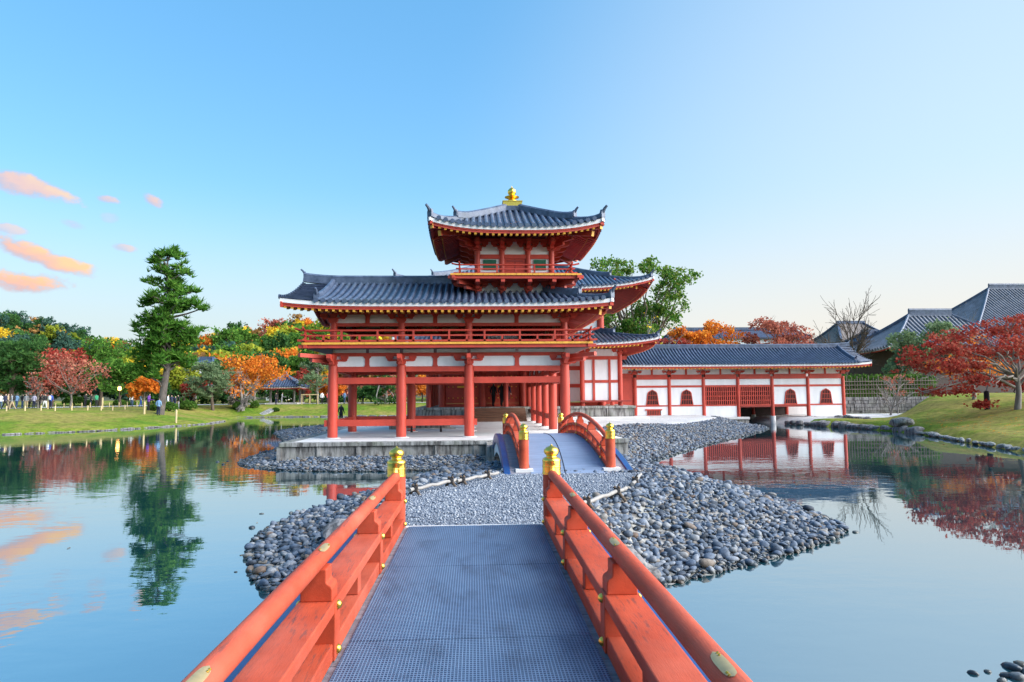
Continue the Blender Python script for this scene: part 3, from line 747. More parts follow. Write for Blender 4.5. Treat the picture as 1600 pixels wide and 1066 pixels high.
def plate_me():
    b = MB(); n = 18; r = .066; pts = []
    # long oval plate bent round the top of the hand rail
    nu, nv = 12, 6; r = .0605
    base = len(b.v)
    for i in range(nu+1):
        y = -.115+.23*i/nu; k = math.sqrt(max(0.0, 1-(abs(y)/.115)**3.2))
        for j in range(nv+1):
            a = (2*j/nv-1)*.42*k
            b.v.append((r*math.sin(a), y, r*math.cos(a)))
    for i in range(nu):
        for j in range(nv):
            q = base+i*(nv+1)+j; b.f.append((q, q+1, q+nv+2, q+nv+1)); b.m.append(0)
    for y in (-.09, -.07, .07, .09):
        b.lathe([(.006, .059), (.006, .063), (.003, .065)], c=(0.012*(1 if y > 0 else -1), y, 0), n=6, m=1)
    return b.mesh('joint_plate', [M['brass'], M['gold']], smooth=True)
PLATE = plate_me()

fb = empty('flat_bridge', (0, 8.72, .962)); fb.rotation_euler = (.0085, 0, -.0062)
tag(fb, 'flat vermilion footbridge with gilt capped end posts and blue grating mat', 'bridge')
LEN = 13.6
pk = MB().box(-1.095, 1.095, -.139, .139, -.06, 0).mesh('deck_plank', M['plank'])
n = int(LEN/.285)
for i in range(n):
    o = inst('deck_plank', pk, fb, (rnd.uniform(-.012, .012), -.16-.285*i, rnd.uniform(-.003, .002)), (rnd.uniform(-.004, .004), 0, rnd.uniform(-.002, .002)))
b = MB()
for k in range(7):
    b.box(-.82+rnd.uniform(-.004, .004), .82, -.06-1.93*(k+1)+.008, -.06-1.93*k, .003, .016)
b.build('grating_mat', M['mat'], fb)
MB().box(-1.0, 1.0, -.02, .14, -.24, -.012).build('end_sill', M['pave'], fb, bevel=.01)
for s in (-1, 1):
    X0 = .975*s
    o = MB().box(X0-.105, X0+.105, -LEN, -.02, .004, .115).build('base_rail', M['rail'], fb, bevel=.008)
    o = MB().box(X0-.115, X0+.115, -LEN, -.02, .298, .378).build('middle_rail', M['rail'], fb, bevel=.008)
    tb = MB().tube([(X0, -.02-LEN*i/24, .632) for i in range(25)], .058, 20).build('hand_rail', M['rail'], fb, smooth=50)
    post(fb, (X0, .0, -.03)); post(fb, (X0, -LEN, -.03))
    MB().box(X0+s*.385-.25, X0+s*.385+.25, -LEN, .02, -.36, -.02).build('blue_fascia', M['blue'], fb, bevel=.01)
    st = MB().box(-.085, .085, -.065, .065, .118, .296).mesh('strut', M['rail'])
    mst = MB().box(-.119, .10, -.075, .075, .008, .374).mesh('main_strut', M['rail'])
    mst2 = MB().box(-.10, .119, -.075, .075, .008, .374).mesh('main_strut', M['rail'])
    for i in range(6):
        y = -.10-2.03*(i+1)
        if y > -LEN+.3:
            o = inst('main_strut', mst if s > 0 else mst2, fb, (X0, y, 0)); bv = o.modifiers.new('bevel', 'BEVEL'); bv.width = .006; bv.segments = 2
            for zz in (.06, .337): inst('gilt_stud', nail_me, fb, (X0-s*.119, y, zz), (0, -s*math.pi/2, 0))
            inst('gilt_stud', nail_me, fb, (X0+s*.117, y, .337), (0, s*math.pi/2, 0))
            o = inst('rail_bracket', BRK, fb, (X0, y, .378)); bv = o.modifiers.new('bevel', 'BEVEL'); bv.width = .007; bv.segments = 2
            inst('joint_plate', PLATE, fb, (X0, y+.05, .6325), (0, -s*.35, 0))
    for i in range(7):
        y = -.10-2.03*(i+.5)
        if y > -LEN+.3:
            o = inst('strut', st, fb, (X0, y, 0)); bv = o.modifiers.new('bevel', 'BEVEL'); bv.width = .006; bv.segments = 2
    o = inst('rail_bracket', BRK, fb, (X0, -.24, .378)); bv = o.modifiers.new('bevel', 'BEVEL'); bv.width = .007; bv.segments = 2
    for zz in (.06, .337): inst('gilt_stud', nail_me, fb, (X0-s*.117, -.14, zz), (0, -s*math.pi/2, 0))
    # pointed gilt tongue where the hand rail meets the post
    MB().sweep([(-.028, 0), (.028, 0), (.0, .03)], [(X0, -.125, .668), (X0, -.115, .71), (X0, -.112, .74)]).build('gilt_tongue', M['gold'], fb)
    for y in (-3.5, -9.5):
        MB().tube([(X0, y, -.06), (X0, y, -1.9)], .13, 14).build('pier', M['rail'], fb, smooth=50)
for y in (-3.5, -9.5):
    MB().box(-1.2, 1.2, y-.12, y+.12, -.33, -.065).build('cross_beam', M['rail'], fb)

# arched drum bridge
AX, AY0, AY1 = 2.13, 15.75, 24.75
ab = empty('arched_bridge', (AX, AY0, .785))
tag(ab, 'steep arched vermilion bridge with blue edged deck in front of the hall', 'bridge')
AL = AY1-AY0; RISE = .60
def az_(y):
    u = (y-AL/2)/(AL/2+.55); return RISE*(1-u*u)*1.06-.03
def ap(y, x, z=0.0): return (x, y, az_(y)+z)
ys = [-.5+(AL+1.0)*i/28 for i in range(29)]
b = MB()
pw = (AL+1.0)/30
for i in range(30):
    y0 = -.5+pw*i; y1 = y0+pw-.006
    b2 = MB(); b2.bar(ap(y0, 0, -.03), ap(y1, 0, -.03), 2.66, .06); b2.build('deck_plank', M['plank'], ab)
def arcstrip(name, x0, x1, z0, z1, mat, ya=-.5, yb=AL+.5, n=28, smooth=True, bev=0):
    xc = (x0+x1)/2; hw = (x1-x0)/2; zc = (z0+z1)/2; hh = (z1-z0)/2
    return MB().sweep([(-hw, -hh), (hw, -hh), (hw, hh), (-hw, hh)], [ap(ya+(yb-ya)*i/n, xc, zc) for i in range(n+1)], side=(1, 0, 0)).build(name, mat, ab, smooth=30 if smooth else False, bevel=bev)
arcstrip('deck_sheet', -.86, .86, .001, .014, M['matplain'])
MB().tube([ap(-.5+(AL+1)*i/28*.62, -.10+.16*math.sin(i/28*2.2), .018) for i in range(29)], .010, 6).build('deck_seam', M['rope'], ab)
for s in (-1, 1):
    x = s*1.0
    arcstrip('blue_fascia', s*1.40-.075, s*1.40+.075, -.26, .03, M['blue'], bev=.015)
    arcstrip('white_fascia', s*1.365-.06, s*1.365+.06, -.56, -.265, M['white'])
    arcstrip('base_rail', x-.10, x+.10, .015, .11, M['rail'], 0, AL, bev=.008)
    arcstrip('middle_rail', x-.11, x+.11, .27, .345, M['rail'], 0, AL, bev=.008)
    # hand rail springs from the posts
    MB().tube([ap(AL*i/26, x, .60) for i in range(27)], .056, 14).build('hand_rail', M['rail'], ab, smooth=50)
    post(ab, ap(0, x, .02)); post(ab, ap(AL, x, .02))
    MB().box(x-.2, x+.2, -.22, .2, az_(0)-.1, az_(0)+.02).build('post_base', M['pave'], ab)
    nst = 14
    for i in range(1, nst):
        y = AL*i/nst; main = i % 3 == 1
        b = MB(); b.box(x-(.115 if main else .08), x+(.115 if main else .08), y-.06, y+.06, az_(y)+.10, az_(y)+(.343 if main else .28))
        b.build('main_strut' if main else 'strut', M['rail'], ab)
        if main:
            o = inst('rail_bracket', BRK, ab, ap(y, x, .345))
            for zz in (.06, .305): inst('gilt_stud', nail_me, ab, ap(y, x-s*.114, zz), (0, -s*math.pi/2, 0))
# timber ribs under the deck
for x in (-1.0, 0, 1.0):
    arcstrip('rib', x-.12, x+.12, -.36, -.065, M['rail'])
# landing block under the far end of the arched bridge
b = MB(); b.box(.45, 3.85, 24.5, 26.88, -.3, .752); o = b.build('bridge_landing', M['stone'], None, bevel=.02); tag(o, 'stone landing block under the far foot of the arched bridge', 'landing')
b = MB(); b.box(.5, 3.8, 15.0, 16.6, .2, .752); o = b.build('bridge_abutment', M['stone'], None, bevel=.02); tag(o, 'low stone abutment under the arched bridge on the gravel island', 'abutment')

# low bamboo barriers tied with black rope
def barrier(pts, label, legs):
    e_ = empty('bamboo_barrier', (pts[0].x, pts[0].y, pts[0].z)); tag(e_, label, 'barrier'); o0 = pts[0].copy()
    e_.location = o0
    q = [p-o0 for p in pts]
    d = (q[-1]-q[0]); nn = 9
    path = [q[0]+d*(i/nn)+Vector((0, 0, .012*math.sin(i*2.1))) for i in range(nn+1)]
    b = MB().tube(path, [.031 if i % 3 else .036 for i in range(nn+1)], 10); b.build('bamboo_pole', M['bamboo'], e_, smooth=50)
    for f in legs:
        c = q[0]+d*f; nrm = Vector((-d.y, d.x, 0)).normalized()
        for sg in (-1, 1):
            MB().tube([c+nrm*.16*sg+Vector((0, 0, -.16)), c-nrm*.05*sg+Vector((0, 0, .08))], .026, 8).build('crossed_foot', M['bark'], e_, smooth=50)
        MB().lathe([(.05, -.05), (.062, -.02), (.062, .03), (.045, .06)], c=(c.x, c.y, c.z), n=8).build('rope_knot', M['rope'], e_)
        MB().tube([c+Vector((0, 0, .04)), c+Vector((.03, 0, .11)), c+Vector((.06, .02, .13))], .012, 5).build('rope_end', M['rope'], e_)
zz = .93
barrier([at_z(640, 766, zz), at_z(712, 750, zz)], 'bleached bamboo barrier pole behind the near capped post on gravel', (.1, .88))
barrier([at_z(714, 752, zz-.02), at_z(778, 739, zz-.02)], 'bleached bamboo barrier pole leading to the arched bridge rock', (.12, .72))
barrier([at_z(905, 789, zz), at_z(978, 763, zz)], 'bleached bamboo barrier pole between gravel path and broad pebble spit', (.14, .78))
barrier([at_z(988, 757, zz-.02), at_z(1001, 741, zz-.02)], 'short bamboo barrier pole beside the blue edge of the arched bridge', (.3,))
# ------------------------------------------------------------------ temple roofs
def frame_pts(o, rot):
    c, s = math.cos(rot), math.sin(rot)
    return lambda x, y, z: Vector((o[0]+c*x-s*y, o[1]+s*x+c*y, z))
def onigawara(parent, T, p, dirx, sc=1.0, name='ridge_ornament'):
    """curled end tile: p local point, dirx = outward direction (local x,y)"""
    b = MB(); d = Vector((dirx[0], dirx[1], 0)).normalized(); sd = Vector((-d.y, d.x, 0))
    p = Vector(p)
    curl = [p+d*(-.10*sc)+Vector((0, 0, -.02*sc)), p+d*(.06*sc)+Vector((0, 0, .12*sc)), p+d*(.16*sc)+Vector((0, 0, .26*sc)), p+d*(.30*sc)+Vector((0, 0, .38*sc))]
    b.tube([T(*q) for q in curl], [.10*sc, .09*sc, .075*sc, .06*sc], 8)
    q = [p+d*(-.04*sc)+sd*(.15*sc*k)+Vector((0, 0, h*sc)) for k, h in ((-1, -.2), (1, -.2), (1.1, .05), (.7, .2), (-.7, .2), (-1.1, .05))]
    r_ = [v+d*(.12*sc) for v in q]; q = [T(*v) for v in q]; r_ = [T(*v) for v in r_]
    b.add(q+r_, [tuple(range(6)), tuple(range(6, 12))]+[(i, (i+1) % 6, 6+(i+1) % 6, 6+i) for i in range(6)])
    return b.build(name, M['tile'], parent, smooth=40)

def make_roof(parent, name, org, rot, xl, xr, b, z0, H, ends=('gable', 'hip'), lift=.2, pitch=.28, r=.085, rowsides=('f',), over=1.75, pow2=.35,
              raf=.27, ridge_h=.42, verge=1.25, rowkind=None, rafters=True, gold=True, lp=5, single_rafters=True, pan='pan', tile='tile'):
    """roof over local rectangle [xl,xr] x [-b,b], ridge along local x at y=0; ends gable or hip; returns the roof part"""
    T = frame_pts(org, rot); xm, hx = (xl+xr)/2, (xr-xl)/2
    hipl, hipr = ends[0] == 'hip', ends[1] == 'hip'
    def tval(x, y):
        t = (b-abs(y))/b
        if hipl: t = min(t, (x-xl)/b)
        if hipr: t = min(t, (xr-x)/b)
        return max(0.0, t)
    def hz(x, y):
        t = tval(x, y); u = min(1.0, abs(x-xm)/hx); v = min(1.0, abs(y)/b)
        return z0+H*((1-pow2)*t+pow2*t*t)+lift*(u**lp)*(v**4)
    roof = None
    def surf(nm, mat, dz, par, inset=0.0):
        nx = max(8, int((xr-xl)/.3)); ny = 2*max(6, int(b/.3)); m_ = MB()
        for j in range(ny+1):
            for i in range(nx+1):
                x = xl+inset+(xr-xl-2*inset)*i/nx; y = -b+inset+2*(b-inset)*j/ny; m_.v.append(tuple(T(x, y, hz(x, y)+dz)))
        for j in range(ny):
            for i in range(nx):
                q = j*(nx+1)+i; m_.f.append((q, q+1, q+nx+2, q+nx+1)); m_.m.append(0)
        return m_.build(nm, mat, par, smooth=60, fix=False)
    roof = surf(name, M[pan], .0, parent)
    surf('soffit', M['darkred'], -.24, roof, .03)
    # rows of round tiles
    def row(pts, sidev, parent_, into=None):
        m_ = into if into is not None else MB()
        sec = [(r*math.cos(a), r*math.sin(a)) for a in [math.pi*k/5 for k in range(6)]]
        P = [T(*p) for p in pts]; sv = T(*sidev, 0)-T(0, 0, 0)
        m_.sweep(sec, P, side=sv.normalized(), caps=False)
        d = (P[0]-P[1]).normalized(); c = P[0]+d*.01+Vector((0, 0, r*.15)); sv = sv.normalized(); uz = Vector((0, 0, 1))
        n0 = len(m_.v); k_ = 10
        ring = [c+(sv*math.cos(2*math.pi*i/k_)+uz*math.sin(2*math.pi*i/k_))*r*1.12 for i in range(k_)]
        m_.add([*[q-d*.03 for q in ring], *[q+d*.03 for q in ring]], [tuple(range(k_, 2*k_))]+[(i, (i+1) % k_, k_+(i+1) % k_, k_+i) for i in range(k_)])
        if into is None: m_.build('tile_row', M['tile'], parent_, smooth=50, fix=False)
    joined = MB(); sides = {'f': -1, 'k': 1}
    x0r = xl+(verge if not hipl else 0.0)+pitch*.5; x1r = xr-(verge if not hipr else 0.0)
    for key, sg in sides.items():
        nrow = int((x1r-x0r)/pitch)+1; off = ((x1r-x0r)-(nrow-1)*pitch)/2
        for i in range(nrow):
            x = x0r+off-pitch*.25+i*pitch
            stop = 0.0
            if hipr: stop = max(stop, b-(xr-x))
            if hipl: stop = max(stop, b-(x-xl))
            if stop > b-.25: continue
            seg = 7
            pts = [(x, sg*(b+.03-(b+.03-stop)*k/seg), 0) for k in range(seg+1)]
            pts = [(p[0], p[1], hz(p[0], max(-b, min(b, p[1])))+.02) for p in pts]
            if key in rowsides: row(pts, (1, 0), roof)
            else: row(pts, (1, 0), roof, joined)
    for hip, xe, sg in ((hipl, xl, -1), (hipr, xr, 1)):
        if not hip: continue
        nrow = int(2*b/pitch); off = (2*b-(nrow-1)*pitch)/2
        for i in range(nrow):
            y = -b+off+i*pitch; ln = b-abs(y)
            if ln < .25: continue
            pts = [(xe+sg*.03-sg*(ln+.03)*k/6, y, 0) for k in range(7)]
            pts = [(p[0], p[1], hz(max(xl, min(xr, p[0])), p[1])+.02) for p in pts]
            row(pts, (0, 1), roof, joined)
    for gab, xe, sg in ((not hipl, xl, -1), (not hipr, xr, 1)):
        if not gab: continue
        # verge tiles lie across the slope, ending over the gable
        n_ = int(b/pitch)
        for side in (-1, 1):
            for i in range(n_):
                y = side*(pitch*.6+i*pitch*(b-.3*pitch)/(n_*pitch))
                pts = [(xe+sg*.05-sg*(verge-.05)*k/3, y, 0) for k in range(4)]
                pts = [(p[0], p[1], hz(max(xl, min(xr, p[0])), y)+.03) for p in pts]
                if rowkind is None and side == -1: row(pts, (0, 1), roof)
                else: row(pts, (0, 1), roof, joined)
            # descending ridge
            xk = xe-sg*verge
            pts = [T(xk, side*(b*.80*k/6), hz(xk, side*b*.8*k/6)+.10) for k in range(7)]
            MB().sweep([(-.11, -.12), (.11, -.12), (.11, .08), (.05, .16), (-.05, .16), (-.11, .08)], pts).build('descending_ridge', M['tile'], roof, smooth=40)
            onigawara(roof, T, (xk, side*b*.82, hz(xk, side*b*.82)+.16), (0, side), .75)
        # barge board and pediment
        for side in (-1, 1):
            pts = [T(xe-sg*.06, side*b*k/6, hz(xe, side*b*k/6)-.27) for k in range(7)]
            MB().sweep([(-.04, -.13), (.04, -.13), (.04, .10), (-.04, .10)], pts).build('barge_board', M['red'], roof)
        xw = xe-sg*over*.8; poly = []
        m_ = MB(); zb = hz(xw, b*.5)-.3
        A = [T(xw, -b*.5, zb), T(xw, b*.5, zb), T(xw, 0, hz(xw, 0)-.25)]; Bq = [T(xw-sg*.1, -b*.5, zb), T(xw-sg*.1, b*.5, zb), T(xw-sg*.1, 0, hz(xw, 0)-.25)]
        m_.add(A+Bq, [(0, 1, 2), (3, 5, 4), (0, 3, 4, 1), (1, 4, 5, 2), (2, 5, 3, 0)]); m_.build('gable_wall', M['white'], roof)
    if joined.f: tag(joined.build('tile_rows', M[tile], roof, smooth=50, fix=False), kind='stuff')
    # main ridge, rising at its ends
    rx0 = xl+(b if hipl else -.05); rx1 = xr-(b if hipr else -.05)
    if rx1-rx0 > .5:
        n_ = 24; pts = []
        for k in range(n_+1):
            x = rx0+(rx1-rx0)*k/n_; e_ = max(0, abs(x-xm)/hx-.72)/.28
            pts.append(T(x, 0, hz(x, 0)+ridge_h*.5-.05+.13*e_**2.2*(1 if (x < xm and not hipl) or (x > xm and not hipr) else 0)))
        h2 = ridge_h/2
        MB().sweep([(-.16, -h2), (.16, -h2), (.16, h2*.55), (.17, h2*.6), (.09, h2), (-.09, h2), (-.17, h2*.6), (-.16, h2*.55)], pts).build('main_ridge', M['tile'], roof, smooth=40)
        for gab, xe, sg in ((not hipl, xl, -1), (not hipr, xr, 1)):
            if gab: onigawara(roof, T, (xe+sg*.02, 0, hz(xe, 0)+ridge_h+.02), (sg, 0), .62)
    # hip ridges
    for hip, xe, sg in ((hipl, xl, -1), (hipr, xr, 1)):
        if not hip: continue
        for side in (-1, 1):
            def hp(k, dz): return (xe-sg*b*k, side*b*(1-k), hz(xe-sg*b*k, side*b*(1-k))+dz)
            pts = [T(*hp(.02+.98*k/14, .08)) for k in range(15)]
            MB().sweep([(-.10, -.1), (.10, -.1), (.10, .08), (.05, .13), (-.05, .13), (-.10, .08)], pts).build('corner_ridge', M['tile'], roof, smooth=40)
            pts = [T(*hp(.30+.70*k/12, .20+.10*max(0, 1-k/3.0)**2)) for k in range(13)]
            MB().sweep([(-.13, -.16), (.13, -.16), (.13, .08), (.06, .15), (-.06, .15), (-.13, .08)], pts).build('corner_ridge', M['tile'], roof, smooth=40)
            onigawara(roof, T, hp(.02, .16), (sg, side), .85)
            onigawara(roof, T, hp(.30, .34), (sg, side), .7)
            # corner rafters with ochre ends
            a_ = T(*hp(.035, -.36)); c_ = T(*hp(.40, -.42)); d_ = (a_-c_).normalized()
            m_ = MB(); m_.bar(c_, a_, .16, .20); m_.bar(a_, a_+d_*.03, .163, .203, 1); m_.build('corner_rafter', [M['red'], M['ochre']], roof)
            a_ = T(*hp(.12, -.56)); c_ = T(*hp(.44, -.60)); d_ = (a_-c_).normalized()
            m_ = MB(); m_.bar(c_, a_, .16, .22); m_.bar(a_, a_+d_*.03, .163, .223, 1); m_.build('corner_rafter', [M['red'], M['ochre']], roof)
    # fascia strips along the eaves
    def eave(pts2, nm):
        P1 = [T(x, y, hz(max(xl, min(xr, x)), max(-b, min(b, y)))) for x, y in pts2]
        MB().sweep([(-.05, -.185), (.03, -.185), (.03, -.02), (-.05, -.02)], P1).build('white_eave_strip', M['whiteline'], roof)
        P2 = [p+Vector((0, 0, -.255)) for p in P1]
        MB().sweep([(-.10, -.07), (-.0, -.07), (-.0, .069), (-.10, .069)], P2).build('eave_beam', M['red'], roof)
    nn = 24; ins = .06
    eave([(xl+(xr-xl)*k/nn, -b+ins) for k in range(nn+1)], 'front')
    eave([(xr-(xr-xl)*k/nn, b-ins) for k in range(nn+1)], 'back')
    if hipr: eave([(xr-ins, -b+2*b*k/nn) for k in range(nn+1)], 'r')
    if hipl: eave([(xl+ins, b-2*b*k/nn) for k in range(nn+1)], 'l')
    # rafters: flying rafters over base rafters, ochre painted ends
    if rafters:
        sl = (hz(xm, -b+over)-hz(xm, -b))/over; lng = over+.1
        def rmesh(y0, y1, dz):
            m_ = MB(); m_.bar((0, y1, y1*sl+dz), (0, y0, y0*sl+dz), .10, .095); m_.bar((0, y0, y0*sl+dz), (0, y0-.014, (y0-.014)*sl+dz), .104, .10, 1)
            return m_.mesh('rafter', [M['red'], M['ochre']])
        R1 = rmesh(.10, lng*.62, -.375); R2 = rmesh(.50, lng, -.49)
        joinr = MB()
        def bx_raf(x, y, sg, axis, me, one):
            zc = hz(x, y)
            if one:
                p = T(x, y, zc); rr = rot+(0 if (axis == 'y' and sg < 0) else math.pi if axis == 'y' else (math.pi/2 if sg > 0 else -math.pi/2))
                inst('rafter', me, roof, p, (0, 0, rr))
            else:
                for y0, y1, dz in ((.10, lng*.62, -.375), (.50, lng, -.49)):
                    if axis == 'y': A, Bq = T(x, y-sg*y0, zc+y0*sl+dz), T(x, y-sg*y1, zc+y1*sl+dz)
                    else: A, Bq = T(x-sg*y0, y, zc+y0*sl+dz), T(x-sg*y1, y, zc+y1*sl+dz)
                    d_ = (A-Bq).normalized(); joinr.bar(Bq, A, .10, .095); joinr.bar(A, A+d_*.014, .104, .10, 1)
        n_ = int((xr-xl-.4)/raf)
        for i in range(n_+1):
            x = xl+.2+(xr-xl-.4)*i/n_
            cl = (x < xl+lng*.62 and hipl) or (x > xr-lng*.62 and hipr)
            for sg, key in ((-1, 'f'), (1, 'k')):
                if key in rowsides and single_rafters:
                    if not ((x < xl+.35 and hipl) or (x > xr-.35 and hipr)): bx_raf(x, sg*b, sg, 'y', R1, True)
                    if not cl: bx_raf(x, sg*b, sg, 'y', R2, True)
                elif not cl: bx_raf(x, sg*b, sg, 'y', None, False)
        for hip, xe, sg in ((hipl, xl, -1), (hipr, xr, 1)):
            if not hip: continue
            n_ = int((2*b-.4)/raf)
            for i in range(n_+1):
                y = -b+.2+(2*b-.4)*i/n_
                if abs(y) < b-lng*.62: bx_raf(xe, y, sg, 'x', None, False)
        if joinr.f: tag(joinr.build('rafters', [M['red'], M['ochre']], roof), kind='stuff')
    return roof, hz, T

# bracket set on a column head: bearing block, curved arm along the wall, three small blocks
def bracket_mesh(wd=1.15, ht=.5, th=.17, nm='bracket', out=0.0, mat='red'):
    b = MB(); h = wd/2
    b.prism([(-.20, .10), (-.13, 0), (.13, 0), (.20, .10), (.20, .19), (-.20, .19)], -.18, .18)
    arm = [(-h, ht*.60), (-h, ht*.48), (-h*.86, ht*.40), (-h*.6, .192), (h*.6, .192), (h*.86, ht*.40), (h, ht*.48), (h, ht*.60)]
    b.prism(arm, -th/2, th/2)
    for x in (-h*.82, 0, h*.82):
        b.prism([(x-.11, ht*.60), (x+.11, ht*.60), (x+.16, ht*.75), (x+.16, ht), (x-.16, ht), (x-.16, ht*.75)], -.14, .14)
    if out:
        # arm that juts forward to carry the gallery, stepped up
        b.add([(x, y, z) for x in (-.085, .085) for y, z in ((0, .05), (-out*.45, .05), (-out*.55, .16), (-out*.85, .2), (-out*1.02, ht*.62), (-out*1.02, ht*.98), (0, ht*.98))],
              [tuple(range(7))[::-1], tuple(range(7, 14))]+[(i, (i+1) % 7, 7+(i+1) % 7, 7+i) for i in range(7)])
    return b.mesh(nm, M[mat])
# ------------------------------------------------------------------ corner gallery with tower
XC = [at_y(px, 630, 29.5).x for px in (520, 627, 733, 883)]
YF, YB = 29.5, 34.2
YR = [34.2, 37.8, 41.4, 45.0, 48.6]
P0 = PLAT[4]
gal = empty('corner_gallery', ((XC[0]+XC[3])/2, YF, P0)); WORLDP.add(gal.name)
tag(gal, 'red columned gallery with raised balcony and small corner tower over blue tile roofs', 'temple building')
# stone platform
pf = empty('stone_platform', (-1, 27, 0)); WORLDP.add(pf.name)
tag(pf, 'low mossy stone platform under the red columned gallery', 'platform')
x0, x1, y0, y1, zt = PLAT
MB().box(x0+.12, x1-.12, y0+.12, y1, -.2, zt-.004).build('platform_top', M['pave'], pf)
nsl = 9
for i in range(nsl):
    a = x0+(x1-x0)*i/nsl; b_ = x0+(x1-x0)*(i+1)/nsl-.008
    MB().box(a, b_, y0-.03, y0+.45, zt-.15, zt+rnd.uniform(-.003, .004)).build('capping_slab', M['cap'], pf, bevel=.012)
    MB().box(a+.02, b_-.02, y0+.08, y0+.30, .05, zt-.152).build('face_panel', M['stone'], pf, bevel=.008)
    MB().box(a-.09, a+.09, y0+.02, y0+.30, .04, zt-.153).build('face_post', M['stone'], pf, bevel=.012)
for i in range(8):
    a = y0+.47+(y1-y0-.5)*i/8; b_ = a+(y1-y0-.5)/8-.008
    MB().box(x0-.03, x0+.45, a, b_, zt-.15, zt+rnd.uniform(-.003, .004)).build('capping_slab', M['cap'], pf, bevel=.012)
    MB().box(x0+.08, x0+.30, a, b_, .0, zt-.152).build('face_panel', M['stone'], pf)
base_me = MB().lathe([(.33, -.02), (.33, .02), (.27, .035)], n=20).mesh('column_base', M['pave'], smooth=40)
# columns
col_me = MB().lathe([(.205, 0), (.212, .1), (.212, 2.0), (.195, 3.08)], n=24).mesh('column', M['red'], smooth=40)
pts_col = [(x, y) for x in XC for y in (YF, YB)] + [(x, y) for x in XC[2:] for y in YR[1:]]
for (x, y) in pts_col:
    inst('column', col_me, gal, (x, y, P0)); inst('column_base', base_me, pf, (x, y, P0))
up_me = MB().lathe([(.15, 4.7), (.15, 5.72)], n=18).mesh('upper_column', M['red'], smooth=40)
for (x, y) in pts_col: inst('upper_column', up_me, gal, (x, y, 0))
runs = [((XC[0], YF), (XC[1], YF)), ((XC[1], YF), (XC[2], YF)), ((XC[2], YF), (XC[3], YF)),
        ((XC[0], YB), (XC[1], YB)), ((XC[1], YB), (XC[2], YB)), ((XC[0], YF), (XC[0], YB)), ((XC[3], YF), (XC[3], YB))]
for a, b_ in zip(YR[:-1], YR[1:]): runs += [((XC[3], a), (XC[3], b_)), ((XC[2], a), (XC[2], b_))]
low = {0, 1, 3, 4, 5}
strut_me = MB().prism([(-.12, .0), (.12, 0), (.09, .08), (.09, .33), (.17, .42), (.17, .44), (-.17, .44), (-.17, .42), (-.09, .33), (-.09, .08)], -.07, .07).mesh('frog_strut', M['red'])
strut2 = MB().prism([(-.09, .0), (.09, 0), (.09, .26), (.15, .38), (-.15, .38), (-.09, .26)], -.06, .06).mesh('upper_strut', M['red'])
for i, (a, c) in enumerate(runs):
    A = Vector((*a, 0)); C_ = Vector((*c, 0)); d = (C_-A).normalized(); ang = math.atan2(d.y, d.x)
    A2, C2 = A+d*.19, C_-d*.19
    def beam(z0, z1, th, nm='tie_beam', mat='red', e=0.0):
        MB().bar(A2+Vector((0, 0, (z0+z1)/2))-d*e, C2+Vector((0, 0, (z0+z1)/2))+d*e, th, z1-z0).build(nm, M[mat], gal, bevel=.006)
    if i in low or i >= 7: beam(1.30, 1.57, .14)
    beam(3.09, 3.36, .16); beam(3.60, 3.82, .20)
    Mid = (A+C_)/2
    n_ = 2
    for k in range(n_):
        p, q = A.lerp(C_, k/n_), A.lerp(C_, (k+1)/n_)
        MB().bar(p+d*.07+Vector((0, 0, 4.045)), q-d*.07+Vector((0, 0, 4.045)), .07, .43).build('plaster_panel', M['white'], gal)
        MB().bar(p+d*.07+Vector((0, 0, 4.50)), q-d*.07+Vector((0, 0, 4.50)), .07, .17).build('plaster_panel', M['white'], gal)
        MB().bar(p+d*.07+Vector((0, 0, 5.90)), q-d*.07+Vector((0, 0, 5.90)), .07, .42).build('plaster_panel', M['white'], gal)
    beam(4.262, 4.412, .15, 'bracket_beam', e=.19)
    inst('frog_strut', strut_me, gal, (Mid.x, Mid.y, 3.822), (0, 0, ang))
    beam(5.55, 5.695, .15, 'upper_beam', e=.19); beam(6.06, 6.2, .17, 'eave_purlin', e=.19)
    inst('upper_strut', strut2, gal, (Mid.x, Mid.y, 5.70), (0, 0, ang))
for x in (XC[0]-.34,):
    MB().bar((x, YF, 1.435), (XC[0]-.19, YF, 1.435), .14, .27).build('beam_end', M['red'], gal); MB().bar((x, YB, 1.435), (XC[0]-.19, YB, 1.435), .14, .27).build('beam_end', M['red'], gal)
MB().bar((XC[2]+.19, YF, 1.435), (XC[2]+.34, YF, 1.435), .14, .27).build('beam_end', M['red'], gal)
for x in XC[:3]:
    MB().box(x-.05, x+.05, YF-.228, YF-.2, 1.37, 1.50).build('beam_peg', M['red'], gal)
BR1 = bracket_mesh(1.2, .46, .16, out=1.0); BR2 = bracket_mesh(1.0, .40, .15, mat='red')
for j, (x, y) in enumerate(pts_col):
    if y == YF: rz = 0
    elif x == XC[0]: rz = -math.pi/2 if y != YF else 0
    elif x == XC[3]: rz = math.pi/2
    elif x == XC[2] and y > YB: rz = -math.pi/2
    else: rz = math.pi
    inst('bracket', BR1, gal, (x, y, 3.86), (0, 0, rz)); inst('upper_bracket', BR2, gal, (x, y, 5.70), (0, 0, rz))
    if y == YF and x in (XC[0], XC[3]):
        s = -1 if x == XC[0] else 1
        inst('bracket', BR1, gal, (x, y+.001, 3.862), (0, 0, s*math.pi/2))
        m_ = MB()
        for zz, ln, ht in ((4.02, .75, .14), (4.22, 1.15, .16)):
            MB().bar((x, y, zz), (x+s*ln, y-ln, zz+.05), .17, ht).build('corner_bracket_arm', M['red'], gal)
